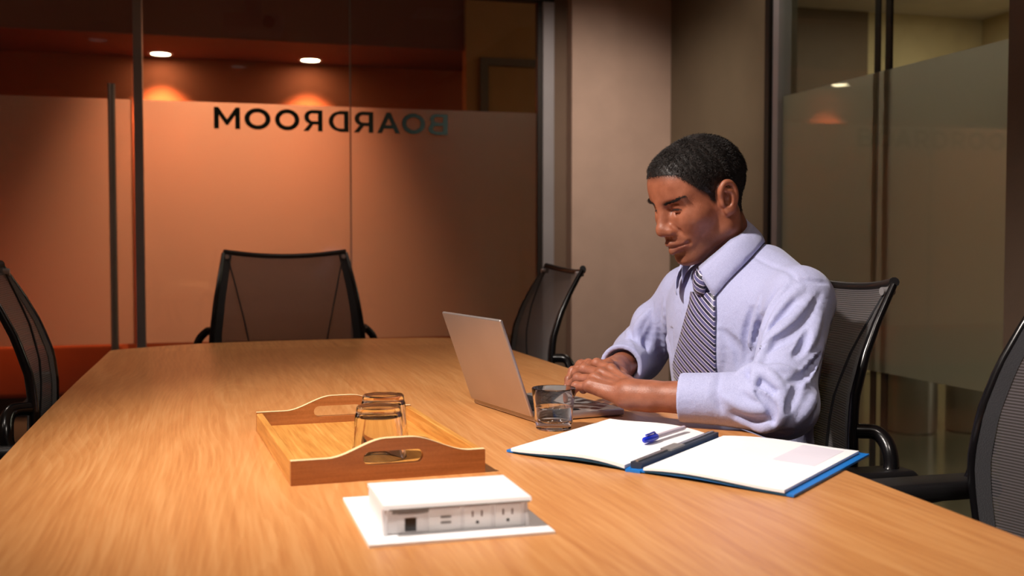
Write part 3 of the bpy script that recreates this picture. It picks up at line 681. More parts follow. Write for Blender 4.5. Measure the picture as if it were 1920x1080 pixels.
# ================================================================== CHAIRS (local: sitter faces -x, back at +x)
XBK = .22
ZP = np.array([.50, .56, .62, .68, .74, .80, .87, .93, 1.00]); XP = np.array([.045, .024, .012, .006, .005, .012, .036, .066, .108])
WP_Z = np.array([.50, .56, .62, .72, .85, 1.00]); WP = np.array([.165, .215, .240, .249, .232, .205])
def bk(u, z, off=0.0):
    w = float(np.interp(z, WP_Z, WP)); x = XBK + float(np.interp(z, ZP, XP))
    return (x - .034 * abs(u) ** 2.2 + off, u * w, z - (0.016 * (1 - u * u) if z > .9 else 0) * max(0, (z - .9) / .1))
def make_chair():
    t = empty('mesh_chair')
    # mesh panel with uv
    nu, nv = 20, 36
    V, Fc, UV = [], [], []
    for j in range(nv + 1):
        z = .50 + .50 * j / nv
        for i in range(nu + 1):
            V.append(bk(-1 + 2 * i / nu, z)); UV.append((i / nu, j / nv))
    for j in range(nv):
        for i in range(nu):
            a = j * (nu + 1) + i; Fc.append((a, a + 1, a + nu + 2, a + nu + 1))
    panel = pyobj('back_mesh', V, Fc, M['net'], t)
    uvl = panel.data.uv_layers.new(name='UVMap')
    for lp_ in panel.data.loops: uvl.data[lp_.index].uv = UV[lp_.vertex_index]
    # seams
    for s in (-1, 1):
        pts = []
        for k in range(13):
            z = .985 - (.985 - .52) * k / 12
            u = s * (.93 - .50 * (1 - (1 - k / 12) ** 1.9))
            pts.append(bk(u, z, -.002))
        obj('seam', tube(bmesh.new(), pts, .0028, 6), M['black_fabric'], panel, True)
        # wide dark border tape
        Vb, Fb = [], []
        for k in range(25):
            z = .50 + .50 * k / 24
            Vb += [bk(s, z, -.0022), bk(s * .87, z, -.0016)]
            if k: Fb.append((2 * k - 2, 2 * k - 1, 2 * k + 1, 2 * k))
        pyobj('border_tape', Vb, Fb, M['black_fabric'], panel)
    # frame rails and top bar
    for s in (-1, 1):
        rail = [bk(s, z, .004) for z in np.linspace(.50, .995, 22)]
        obj('side_rail', tube(bmesh.new(), rail, [.0065 + .0025 * math.sin(k / 21 * 3.14) for k in range(22)], 10), M['black_gloss'], t, True)
    tp = [bk(u, 1.0, .003) for u in np.linspace(-1, 1, 19)]
    tbar = obj('top_bar', tube(bmesh.new(), tp, .0090, 10), M['black'], t, True)
    for s in (-1, 1):
        q = bk(s * .94, .985)
        obj('pivot_cap', tube(bmesh.new(), [(q[0] - .011, q[1], q[2]), (q[0] + .012, q[1], q[2])], .0075, 12), M['alu'], tbar, True)
    lo = [bk(u, .50, .003) for u in np.linspace(-1, 1, 15)]
    obj('lower_bar', tube(bmesh.new(), lo, .012, 10), M['black'], t, True)
    # spine carrying the back
    obj('back_spine', tube(bmesh.new(), smooth_path([(.05, 0, .40), (.20, 0, .405), (.285, 0, .47), (.275, 0, .55), (.262, 0, .64)], 6), [.022] * 24 + [.012], 10, flat=(1.6, .7)), M['black'], t, True)
    # seat
    sv = []
    sb = bmesh.new(); box(sb, (-.24, -.235, .425), (.20, .235, .485), .03, 4)
    for v in sb.verts:
        if v.co.z > .46: v.co.z -= .014 * (1 - (v.co.y / .235) ** 2) * 1.0
        if v.co.x < -.15: v.co.z -= (.15 + v.co.x) ** 2 * -0.0 + .02 * ((-.15 - v.co.x) / .09) ** 2
    obj('seat', sb, M['black_fabric'], t, True)
    obj('seat_pan', box(bmesh.new(), (-.20, -.20, .40), (.19, .20, .427), .012, 2), M['black'], t, True)
    # arms
    for s in (-1, 1):
        pad = bmesh.new(); box(pad, (-.02, s * .300 - .042, .668), (.27, s * .300 + .042, .697), .013, 4)
        for v in pad.verts:
            e = min(1, abs(v.co.x - .125) / .145); v.co.y = s * .300 + (v.co.y - s * .300) * (1 - .25 * e * e); v.co.z -= .010 * e ** 3
        pd_ = obj('arm_pad', pad, M['black'], t, True)
        obj('arm_bracket', tube(bmesh.new(), smooth_path([bk(s, .745, .010), (.232, s * .262, .742), (.238, s * .288, .715), (.225, s * .300, .675), (.15, s * .300, .664)], 6), .013, 10), M['black_gloss'], t, True)
        obj('arm_post', tube(bmesh.new(), smooth_path([(.02, s * .18, .412), (.03, s * .285, .43), (.09, s * .305, .52), (.12, s * .300, .672)], 6), .015, 10, flat=(1.3, .8)), M['black'], t, True)
    # column, five-star foot and castors
    obj('gas_column', tube(bmesh.new(), [(0, 0, .09), (0, 0, .25), (0, 0, .251), (0, 0, .405)], [.028, .028, .018, .018], 14), M['black_gloss'], t, True)
    for k in range(5):
        a = math.radians(36 + 72 * k); c, s_ = math.cos(a), math.sin(a)
        lg = obj('foot_spoke', tube(bmesh.new(), [(0.02 * c, .02 * s_, .105), (.16 * c, .16 * s_, .095), (.29 * c, .29 * s_, .075)], [.024, .02, .015], 8, flat=(1, .8)), M['black'], t, True)
        for d in (-.012, .012):
            px_, py_ = .29 * c, .29 * s_
            obj('castor', tube(bmesh.new(), [(px_ - s_ * (d - .008), py_ + c * (d - .008), .03), (px_ - s_ * (d + .008), py_ + c * (d + .008), .03)], .03, 16), M['black_gloss'], lg, True)
    return t
GRP = 'mesh-backed chairs around the table'
ch0 = make_chair()
tag(ch0, 'black mesh office chair that the seated man leans against', 'chair', GRP)
ch0.location = (.862, 1.838, 0); ch0.rotation_euler = (0, 0, math.radians(-2)); ch0.scale.z = .978
for loc, deg, lab in (((.265, 3.475, 0), 90, 'empty black mesh chair at the table end before the lettered glass'),
                      ((.745, 3.115, 0), -3, 'empty black mesh chair pushed in beyond the laptop, by the beige pillar'),
                      ((.890, 1.085, 0), 0, 'empty black mesh chair beside the seated man, before the brown wall end'),
                      ((-.122, 2.38, 0), 183, 'empty black mesh chair pushed in on the side opposite the seated man')):
    c = copy_tree(ch0); c['label'] = lab; c.location = loc; c.rotation_euler = (0, 0, math.radians(deg)); c.scale.z = {-3: .975, 90: 1.018}.get(deg, 1.0)

# ================================================================== PERSON (implicit surfaces meshed with surface nets)
class SDF:
    def __init__(s, lo, hi, h):
        s.lo = np.array(lo, float); s.h = h
        s.n = np.ceil((np.array(hi) - s.lo) / h).astype(int) + 1
        s.d = np.full(s.n, 0.2, np.float32)
    def _grid(s, blo, bhi):
        i0 = np.clip(np.floor((np.array(blo) - s.lo) / s.h).astype(int), 0, s.n)
        i1 = np.clip(np.ceil((np.array(bhi) - s.lo) / s.h).astype(int) + 1, 0, s.n)
        if np.any(i1 <= i0): return None, None
        sl = tuple(slice(a, b) for a, b in zip(i0, i1))
        ax = [(s.lo[k] + s.h * np.arange(i0[k], i1[k])).astype(np.float32) for k in range(3)]
        return sl, (ax[0][:, None, None], ax[1][None, :, None], ax[2][None, None, :])
    def _mix(s, sl, e, k, mode):
        d = s.d[sl]
        if mode == 'u':
            h = np.maximum(k - np.abs(d - e), 0) / max(k, 1e-6); s.d[sl] = np.minimum(d, e) - h * h * k * 0.25
        elif mode == 's':
            e = -e; h = np.maximum(k - np.abs(d - e), 0) / max(k, 1e-6); s.d[sl] = np.maximum(d, e) + h * h * k * 0.25
        elif mode == 'i':
            h = np.maximum(k - np.abs(d - e), 0) / max(k, 1e-6); s.d[sl] = np.maximum(d, e) + h * h * k * 0.25
    def ell(s, c, r, k=0.01, mode='u', R=None):
        c = np.array(c, float); r = np.array(r, float); m = max(r) + max(k, 4 * s.h) + .004
        sl, G = s._grid(c - m, c + m)
        if sl is None: return s
        p = [G[i] - c[i] for i in range(3)]
        if R is not None: p = [sum(R[i][j] * p[j] for j in range(3)) for i in range(3)]
        k0 = np.sqrt(sum((p[i] / r[i]) ** 2 for i in range(3))); k1 = np.sqrt(sum((p[i] / r[i] ** 2) ** 2 for i in range(3))) + 1e-6
        e = np.where(k0 < 1e-4, -min(r), k0 * (k0 - 1) / k1).astype(np.float32)
        s._mix(sl, e, k, mode); return s
    def cone(s, a, b, ra, rb, k=0.01, mode='u'):
        a = np.array(a, float); b = np.array(b, float); m = max(ra, rb) + max(k, 4 * s.h) + .004
        sl, G = s._grid(np.minimum(a, b) - m, np.maximum(a, b) + m)
        if sl is None: return s
        ba = b - a; p = [G[i] - a[i] for i in range(3)]
        t = np.clip(sum(p[i] * ba[i] for i in range(3)) / max(ba @ ba, 1e-9), 0, 1)
        e = (np.sqrt(sum((p[i] - t * ba[i]) ** 2 for i in range(3))) - (ra + (rb - ra) * t)).astype(np.float32)
        s._mix(sl, e, k, mode); return s
    def path(s, pts, rad, k=0.01, mode='u'):
        for i in range(len(pts) - 1): s.cone(pts[i], pts[i + 1], rad[i], rad[i + 1], k, mode)
        return s
    def cut(s, p, n, blo, bhi, k=0.002):
        """keep the side opposite n, inside the box only"""
        sl, G = s._grid(blo, bhi)
        n = np.array(n, float) / np.linalg.norm(n)
        e = sum((G[i] - p[i]) * n[i] for i in range(3)).astype(np.float32)
        s._mix(sl, np.broadcast_to(e, s.d[sl].shape), k, 'i'); return s
    def at(s, P):
        q = (np.asarray(P, float) - s.lo) / s.h; q = np.clip(q, 0, s.n - 1.001); i = q.astype(int); f = q - i; v = 0
        for dx in (0, 1):
            for dy in (0, 1):
                for dz in (0, 1):
                    w = (f[..., 0] if dx else 1 - f[..., 0]) * (f[..., 1] if dy else 1 - f[..., 1]) * (f[..., 2] if dz else 1 - f[..., 2])
                    v = v + w * s.d[i[..., 0] + dx, i[..., 1] + dy, i[..., 2] + dz]
        return v
    def grad(s, P, e=None):
        e = e or s.h * 1.5; P = np.asarray(P, float); g = np.zeros_like(P)
        for k in range(3):
            o = np.zeros(3); o[k] = e; g[..., k] = s.at(P + o) - s.at(P - o)
        return g / (np.linalg.norm(g, axis=-1, keepdims=True) + 1e-9)
    def mesh(s):
        d = s.d; neg = d < 0; n = s.n
        cnt = np.zeros(n - 1, np.int8)
        cs = [(a, b, c) for a in (0, 1) for b in (0, 1) for c in (0, 1)]
        for a, b, c in cs: cnt += neg[a:n[0] - 1 + a, b:n[1] - 1 + b, c:n[2] - 1 + c]
        act = (cnt > 0) & (cnt < 8); idx = np.argwhere(act)
        vid = np.full(n - 1, -1, np.int32); vid[act] = np.arange(len(idx))
        D = {c: d[idx[:, 0] + c[0], idx[:, 1] + c[1], idx[:, 2] + c[2]] for c in cs}
        acc = np.zeros((len(idx), 3)); num = np.zeros(len(idx))
        for a in cs:
            for k in range(3):
                if a[k] == 0:
                    b = list(a); b[k] = 1; b = tuple(b); da, db = D[a], D[b]; m = (da < 0) != (db < 0)
                    t = np.where(m, da / np.where(m, da - db, 1), 0); q = np.array(a, float)[None, :].repeat(len(idx), 0); q[:, k] = t
                    acc += q * m[:, None]; num += m
        V = s.lo + s.h * (idx + acc / num[:, None])
        Q = []
        for ax in range(3):
            u, w = (ax + 1) % 3, (ax + 2) % 3
            a = [slice(None)] * 3; b = [slice(None)] * 3; a[ax] = slice(0, -1); b[ax] = slice(1, None)
            na, nb = neg[tuple(a)], neg[tuple(b)]; e = np.argwhere(na != nb)
            e = e[(e[:, u] > 0) & (e[:, w] > 0) & (e[:, u] < n[u] - 1) & (e[:, w] < n[w] - 1)]
            o = lambda du, dw: tuple((e - np.eye(3, dtype=int)[u] * du - np.eye(3, dtype=int)[w] * dw).T)
            q = np.stack([vid[o(1, 1)], vid[o(0, 1)], vid[o(0, 0)], vid[o(1, 0)]], 1)
            fl = ~na[tuple(e.T)]; q[fl] = q[fl][:, ::-1]; Q.append(q)
        Q = np.concatenate(Q); Q = Q[(Q >= 0).all(1)]
        return V, Q
def relax(V, Q, it=2, lam=0.5):
    E = np.concatenate([Q[:, [0, 1]], Q[:, [1, 2]], Q[:, [2, 3]], Q[:, [3, 0]]])
    for _ in range(it):
        for l in (lam, -lam * 1.02):
            S = np.zeros_like(V); c = np.zeros(len(V))
            np.add.at(S, E[:, 0], V[E[:, 1]]); np.add.at(c, E[:, 0], 1); np.add.at(S, E[:, 1], V[E[:, 0]]); np.add.at(c, E[:, 1], 1)
            V = V + l * (S / np.maximum(c, 1)[:, None] - V)
    return V
def npmesh(name, V, Q, mat, parent=None, attr=None):
    me = bpy.data.meshes.new(name)
    me.vertices.add(len(V)); me.vertices.foreach_set('co', np.asarray(V, np.float32).ravel())
    k = Q.shape[1]; me.loops.add(Q.size); me.loops.foreach_set('vertex_index', Q.astype(np.int32).ravel())
    me.polygons.add(len(Q)); me.polygons.foreach_set('loop_start', np.arange(len(Q), dtype=np.int32) * k)
    me.polygons.foreach_set('loop_total', np.full(len(Q), k, np.int32))
    me.polygons.foreach_set('use_smooth', np.ones(len(Q), bool))
    me.update(calc_edges=True); me.validate()
    if attr is not None:
        ca = me.color_attributes.new('pigment', 'FLOAT_COLOR', 'POINT')
        ca.data.foreach_set('color', np.concatenate([attr, np.ones((len(V), 1))], 1).astype(np.float32).ravel())
    me.materials.append(mat)
    return link(bpy.data.objects.new(name, me), parent)

# ---- materials of the person
def skin_mat():
    g = NT('skin')
    at = g.n('ShaderNodeVertexColor', layer_name='pigment').outputs['Color']
    sp_ = g.n('ShaderNodeSeparateColor', {0: at}).outputs
    tc = g.n('ShaderNodeTexCoord').outputs['Object']
    no = g.n('ShaderNodeTexNoise', {'Vector': tc, 'Scale': 55.0, 'Detail': 4.0}).outputs['Fac']
    c = g.ramp(no, [(0.3, srgb(140, 81, 56)), (0.7, srgb(164, 100, 73))])
    def mixc(fac, a, b):
        m = g.n('ShaderNodeMix', {0: fac, 6: a, 7: b}, data_type='RGBA'); return m.outputs[2]
    c = mixc(sp_[0], c, srgb(120, 64, 52)); c = mixc(sp_[1], c, srgb(58, 34, 26)); c = mixc(sp_[2], c, srgb(214, 164, 140))
    pores = g.n('ShaderNodeTexNoise', {'Vector': tc, 'Scale': 900.0, 'Detail': 2.0}).outputs['Fac']
    lines = g.n('ShaderNodeTexVoronoi', {'Vector': tc, 'Scale': 420.0}).outputs['Distance']
    h = g.n('ShaderNodeMath', {0: pores, 1: lines}, operation='ADD').outputs[0]
    bp = g.n('ShaderNodeBump', {'Height': h, 'Strength': 0.22, 'Distance': 0.0008}).outputs[0]
    return g.done(g.n('ShaderNodeBsdfPrincipled', {'Base Color': c, 'Roughness': 0.48, 'Normal': bp, 'Subsurface Weight': 0.12,
        'Subsurface Radius': (.8, .3, .15), 'Subsurface Scale': 0.004, 'Specular IOR Level': 0.55}).outputs[0])
def shirt_mat():
    g = NT('shirt_cotton')
    tc = g.n('ShaderNodeTexCoord').outputs['Object']
    mp = g.n('ShaderNodeMapping', {'Vector': tc, 'Scale': (500, 500, 1600)}).outputs[0]
    no = g.n('ShaderNodeTexNoise', {'Vector': mp, 'Scale': 1.0, 'Detail': 2.0}).outputs['Fac']
    c = g.ramp(no, [(0.3, srgb(160, 164, 206)), (0.7, srgb(186, 190, 225))])
    w = g.n('ShaderNodeTexNoise', {'Vector': tc, 'Scale': 38.0, 'Detail': 3.0, 'Distortion': 0.6}).outputs['Fac']
    b1 = g.n('ShaderNodeBump', {'Height': w, 'Strength': 0.38, 'Distance': 0.006}).outputs[0]
    b2 = g.n('ShaderNodeBump', {'Height': no, 'Strength': 0.12, 'Distance': 0.0006, 'Normal': b1}).outputs[0]
    return g.done(g.n('ShaderNodeBsdfPrincipled', {'Base Color': c, 'Roughness': 0.8, 'Normal': b2, 'Sheen Weight': 0.25}).outputs[0])
def tie_mat():
    g = NT('striped_silk')
    uv = g.n('ShaderNodeTexCoord').outputs['UV']
    s_ = g.n('ShaderNodeSeparateXYZ', {0: uv}).outputs
    d = g.n('ShaderNodeMath', {0: s_[0], 1: 0.62, 2: s_[1]}, operation='MULTIPLY_ADD').outputs[0]
    ph = g.n('ShaderNodeMath', {0: d, 1: 64.0}, operation='MULTIPLY').outputs[0]
    fr = g.n('ShaderNodeMath', {0: ph}, operation='FRACT').outputs[0]
    c = g.ramp(fr, [(0.0, srgb(24, 24, 48)), (0.34, srgb(24, 24, 48)), (0.36, srgb(206, 200, 222)), (0.46, srgb(206, 200, 222)), (0.48, srgb(92, 90, 138)), (0.88, srgb(92, 90, 138)), (0.90, srgb(206, 200, 222)), (0.985, srgb(206, 200, 222)), (1.0, srgb(24, 24, 48))])
    return g.done(g.n('ShaderNodeBsdfPrincipled', {'Base Color': c, 'Roughness': 0.45, 'Sheen Weight': .2}).outputs[0])
M['skin'] = skin_mat(); M['shirt'] = shirt_mat(); M['tie'] = tie_mat()
M['hair'] = pbr('black_hair', srgb(28, 21, 18), 0.52, vscale=200, var=.4)
M['trouser'] = pbr('charcoal_wool', srgb(38, 38, 46), 0.9, bump=(500, .4))
M['shoe'] = pbr('black_leather', srgb(18, 16, 15), 0.35)
M['eye_white'] = pbr('eye_white', srgb(196, 180, 172), 0.2)
M['eye_dark'] = pbr('eye_iris', srgb(34, 20, 14), 0.15)
M['button'] = pbr('shirt_button', srgb(220, 220, 235), .3)

# ---- head in its own frame: x forward, y to his left, z up, origin between the eyes' level and the skull centre
HP = math.radians(22.0); HS = .95; HO = np.array([.889, 1.852, 1.1345]); HYAW = math.radians(9.5)
_f = np.array([-math.cos(HP) * math.cos(HYAW), -math.cos(HP) * math.sin(HYAW), -math.sin(HP)])
_l = np.array([math.sin(HYAW), -math.cos(HYAW), 0.0])
_u = np.cross(_f, _l)
HR = np.stack([_f, _l, _u], 1)
def head2w(P): return HO + HS * np.asarray(P) @ HR.T
def w2head(P): return (np.asarray(P) - HO) @ HR / HS
def build_head():
    g = SDF((-.125, -.105, -.20), (.135, .105, .135), .0018)
    S = lambda f: [f(1), f(-1)]
    g.ell((-.012, 0, .030), (.097, .0745, .082), .01)
    g.ell((.040, 0, .036), (.050, .062, .056), .03)
    g.ell((.032, 0, -.036), (.050, .056, .074), .03)
    g.ell((.058, 0, -.050), (.032, .036, .040), .025)
    for s in (1, -1):
        g.ell((.050, s * .044, -.024), (.026, .020, .019), .034)
        g.cone((-.006, s * .056, -.025), (.000, s * .053, -.066), .017, .016, .025)
        g.cone((.000, s * .053, -.066), (.060, s * .020, -.100), .016, .015, .025)
    g.ell((.070, 0, -.102), (.019, .023, .015), .018)
    g.cone((.080, .010, .019), (.065, .046, .021), .0085, .008, .016); g.cone((.080, -.010, .019), (.065, -.046, .021), .0085, .008, .016)
    # sockets, eyelids
    for s in (1, -1):
        g.ell((.090, s * .031, .005), (.016, .021, .0105), .014, 's')
        g.ell((.0660, s * .0305, .0050), (.0158, .0195, .0142), .005)
        g.ell((.0835, s * .0305, -.0008), (.0066, .0165, .0029), .002, 's')
        g.path([(.0780, s * .0200, .0118), (.0806, s * .0305, .0126), (.0770, s * .0420, .0116)], [.0007, .0010, .0007], .003, 's')
        g.path([(.0750, s * .0190, -.0080), (.0785, s * .0305, -.0095), (.0735, s * .0430, -.0080)], [.0009, .0012, .0009], .006, 's')
    # nose
    g.cone((.0865, 0, .012), (.102, 0, -.026), .0085, .0105, .013)
    g.ell((.1035, 0, -.034), (.0125, .0135, .0115), .010)
    for s in (1, -1):
        g.ell((.0925, s * .0145, -.0380), (.0130, .0092, .0092), .011)
        g.ell((.0975, s * .0085, -.0490), (.0060, .0036, .0035), .004, 's')
        g.path([(.0925, s * .0225, -.029), (.0870, s * .0295, -.042), (.0790, s * .0365, -.066)], [.0016, .0020, .0016], .0075, 's')
    # mouth
    g.ell((.068, 0, -.066), (.026, .034, .024), .014)
    for s in (1, -1):
        g.cone((.0975, s * .005, -.0625), (.0790, s * .0285, -.0680), .0068, .0034, .006)
        g.cone((.0945, 0, -.0785), (.0795, s * .0255, -.0712), .0082, .0040, .006)
        g.cone((.1040, 0, -.0700), (.0830, s * .0310, -.0692), .0017, .0013, .0035, 's')
        g.ell((.079, s * .0345, -.0690), (.005, .003, .004), .006, 's')
    g.cone((.099, 0, -.050), (.1035, 0, -.057), .0022, .0028, .005, 's')
    g.cone((.092, -.014, -.0925), (.092, .014, -.0925), .0042, .0042, .012, 's')
    # ears
    ex, ez, es = .012, -.010, .93
    for s in (1, -1):
        a = math.radians(-14); R = [[math.cos(a), 0, math.sin(a)], [0, 1, 0], [-math.sin(a), 0, math.cos(a)]]
        T_ = lambda x, y, z: (ex - .020 + (x + .020) * es, s * y, ez + z * es)
        g.ell(T_(-.020, .0765, -.002), (.0185, .0080, .0300), .006, R=R)
        g.ell(T_(-.0190, .0890, .004), (.0125, .0092, .0205), .004, 's', R=R)
        rim = smooth_path([T_(-.004, .0785, .002), T_(-.0045, .082, .016), T_(-.010, .085, .027), T_(-.019, .0865, .0325), T_(-.029, .0875, .029), T_(-.0355, .0875, .018), T_(-.0365, .0865, .004), T_(-.033, .0845, -.009), T_(-.026, .082, -.020), T_(-.018, .080, -.027)], 4)
        g.path(rim, [.0036] * len(rim), .0045)
        ah = smooth_path([T_(-.014, .084, .018), T_(-.024, .086, .013), T_(-.0285, .0855, .001), T_(-.024, .083, -.011), T_(-.017, .081, -.017)], 4)
        g.path(ah, [.0030] * len(ah), .005)
        g.ell(T_(-.0125, .0785, -.0255), (.0085, .0055, .0095), .008)
        g.ell(T_(-.0035, .0785, -.006), (.0045, .0050, .0075), .006)
        g.ell(T_(-.0135, .0865, -.006), (.0070, .0120, .0095), .004, 's')
    # neck
    g.cone((-.024, 0, -.045), (-.036, 0, -.20), .050, .054, .022)
    g.ell((.012, 0, -.105), (.030, .022, .022), .03)
    for s in (1, -1): g.cone((-.024, s * .054, -.045), (-.004, s * .025, -.19), .013, .012, .02)
    return g
def hairline(x):
    return np.interp(x, [-.13, -.095, -.070, -.042, -.034, -.024, -.006, .008, .015, .021, .028, .038, .048, .058, .068, .080, .10],
                        [-.070, -.066, -.060, -.050, -.020, .014, .022, .012, -.012, -.008, .010, .020, .030, .046, .062, .068, .071])
hg = build_head(); Vh, Qh = hg.mesh(); Vh = relax(Vh, Qh, 1)
x, y, z = Vh.T; ay = np.abs(y)
def seg_d(P, a, b):
    a, b = np.array(a), np.array(b); t = np.clip(((P - a) @ (b - a)) / ((b - a) @ (b - a)), 0, 1); return np.linalg.norm(P - a - t[:, None] * (b - a), axis=1)
Pm = np.stack([x, ay, z], 1)
lip = np.maximum(np.clip((.0082 - seg_d(Pm, (.0975, 0, -.0625), (.0790, .0285, -.0680))) / .0015, 0, 1), np.clip((.0094 - seg_d(Pm, (.0945, 0, -.0785), (.0795, .0255, -.0712))) / .0015, 0, 1)) * (x > .076)
stub = np.clip((z - hairline(x) + .010) / .016, 0, 1) * (ay + np.maximum(0, z) < .30) * ~((ay > .0765) & (x > -.034) & (x < .013) & (z < .026))
beard = .40 * np.clip((-.040 - z) / .045, 0, 1) * np.clip((x + .02) / .05, 0, 1) * np.clip((z + .14) / .02, 0, 1)
Ah = np.stack([lip * .7, np.clip(stub * .9 + beard * (1 - lip), 0, 1), np.zeros_like(x)], 1)
Vh_w = head2w(Vh)

# ---- arms
SL, EL, WL = np.array([.987, 1.652, .944]), np.array([.893, 1.560, .789]), np.array([.695, 1.700, .787])
SR, ER, WR = np.array([.958, 2.045, .938]), np.array([.898, 2.165, .803]), np.array([.772, 1.990, .793])
KL, KR = np.array([.658, 1.772, .812]), np.array([.700, 1.912, .816])
def unit(v): v = np.asarray(v, float); return v / np.linalg.norm(v)
def hand(g, W, K, thumb, E, curls, spread=0.0, roll=0.0):
    """palm-down hand from wrist W to middle knuckle K; thumb = +1 when the thumb lies along d x up"""
    d = unit(K - W); s = unit(np.cross(d, (0, 0, 1))) * thumb; n = unit(np.cross(s, d)) * thumb
    if n[2] < 0: n = -n
    s, n = s * math.cos(roll) + n * math.sin(roll), n * math.cos(roll) - s * math.sin(roll)
    L = np.linalg.norm(K - W); nails = []
    g.cone(E, W, .0345, .0235, .012); g.cone(W + unit(E - W) * .03, W + d * .010, .0232, .0238, .014)
    g.ell(W + d * .004 + s * .006 - n * .002, (.024, .024, .019), .012)
    offs = [(.031, .96, (.043, .026, .020), .0092), (.0105, 1.0, (.047, .030, .021), .0095), (-.010, .95, (.043, .028, .020), .0090), (-.0285, .86, (.034, .021, .018), .0080)]
    for o, f, ph, r in offs:
        mc = W + d * (L * f) + s * o
        g.cone(W + d * .012 + s * o * .45 - n * .002, mc - n * .0015, .0150, .0115, .009)
        g.ell(mc + n * .0010, (.0116, .0116, .0112), .006)
        g.cone(W + d * .02 + s * o * .5 + n * .0125, mc + n * .0085, .0022, .0026, .006)
    for (o, f, ph, r), cu in zip(offs, curls):
        p = W + d * (L * f) + s * o; a = cu[0]; side = o * spread * 8
        rr = [r * 1.06, r * 1.0, r * .92, r * .80]
        for j in range(3):
            a = cu[0] if j == 0 else a + cu[j]
            v = unit(d * math.cos(a) - n * math.sin(a) + s * side)
            q = p + v * ph[j]
            g.cone(p, q, rr[j], rr[j + 1], .0035)
            g.ell(q + n * .0008, (rr[j + 1] * 1.05,) * 3, .003)
            if j == 2: nails.append((q + unit(n * math.cos(a) + d * math.sin(a)) * rr[3] * .75 - v * .001, rr[3]))
            p = q
    # web and thumb
    g.cone(W + d * .018 + s * .018 - n * .008, W + d * .046 + s * .036 - n * .014, .0165, .0135, .014)
    t0 = W + d * .046 + s * .036 - n * .014; t1 = t0 + d * .030 + s * .014 - n * .008; t2 = t1 + d * .027 + s * .002 - n * .005
    g.cone(t0, t1, .0125, .0102, .006); g.cone(t1, t2, .0102, .0078, .004)
    nails.append((t2 + n * .006, .008))
    return nails
def arm_mesh(W, K, E, thumb, curls, roll, spread):
    lo = np.minimum(np.minimum(W, K), E) - .075; hi = np.maximum(np.maximum(W, K), E) + .075
    ext = K + unit(K - W) * .10; lo = np.minimum(lo, ext - .05); hi = np.maximum(hi, ext + .05)
    g = SDF(lo, hi, .0016); nails = hand(g, W, K, thumb, E, curls, spread, roll)
    V, Q = g.mesh(); V = relax(V, Q, 1)
    pale = np.zeros(len(V))
    for c, r in nails:
        dd = np.linalg.norm((V - c) / (r * .85), axis=1); pale = np.maximum(pale, np.clip((1.0 - dd) * 4, 0, 1))
    A = np.stack([np.zeros(len(V)), np.zeros(len(V)), pale * .8], 1)
    return V, Q, A
R_ = math.radians
Vl, Ql, Al = arm_mesh(WL, KL, EL + (WL - EL) * .1, 1, [(R_(10), R_(24), R_(16)), (R_(14), R_(26), R_(16)), (R_(20), R_(30), R_(18)), (R_(24), R_(34), R_(20))], R_(20), .6)
Vr, Qr, Ar = arm_mesh(WR, KR, ER + (WR - ER) * .1, -1, [(R_(18), R_(28), R_(18)), (R_(16), R_(30), R_(18)), (R_(18), R_(32), R_(18)), (R_(22), R_(34), R_(18))], R_(4), .5)
# ---- torso under the clothes, coarse
tg = SDF((.80, 1.45, .42), (1.25, 2.30, 1.10), .009)
for c, r in (((.98, 1.85, .83), (.072, .14, .19)), ((.98, 1.85, .66), (.07, .14, .14)), ((.985, 1.85, .57), (.075, .14, .06))): tg.ell(c, r, .05)
tg.cone(SL, SR, .042, .042, .04); tg.cone(SL, EL, .046, .040, .02); tg.cone(SR, ER, .046, .040, .02)
tg.cone(EL, EL + (WL - EL) * .4, .040, .036, .02); tg.cone(ER, ER + (WR - ER) * .4, .040, .036, .02)
tg.cone((.985, 1.85, .92), (.950, 1.85, 1.02), .045, .045, .03)
Vt, Qt = tg.mesh()
parts = [(Vh_w, Qh, Ah), (Vl, Ql, Al), (Vr, Qr, Ar), (Vt, Qt, np.zeros((len(Vt), 3)))]
off = 0; VV, QQ, AA = [], [], []
for v_, q_, a_ in parts: VV.append(v_); QQ.append(q_ + off); AA.append(a_); off += len(v_)
PO = np.array([1.0, 1.85, 0.0])
person = npmesh('person', np.concatenate(VV) - PO, np.concatenate(QQ), M['skin'], None, np.concatenate(AA))
person.location = tuple(PO)
tag(person, 'man in pale blue shirt and striped tie typing on the laptop', 'person')
def child(o): o.location = tuple(-PO); return o      # children are modelled in room coordinates

# ---- eyes
for s in (1, -1):
    bm = bmesh.new(); bmesh.ops.create_uvsphere(bm, u_segments=20, v_segments=14, radius=.0122)
    bmesh.ops.transform(bm, matrix=Matrix.Translation(Vector(head2w((.0668, s * .0305, .0042)))), verts=bm.verts[:])
    e = child(obj('eye', bm, M['eye_white'], person, True))
    c = head2w((.0668, s * .0305, .0042)); dr = unit(head2w((1.0, s * .0305, -.45)) - head2w((.0, s * .0305, 0)))
    bm = bmesh.new(); tube(bm, [tuple(c + dr * .0112), tuple(c + dr * .0125)], [.0062, .0052], 16)
    obj('iris', bm, M['eye_dark'], e, True)

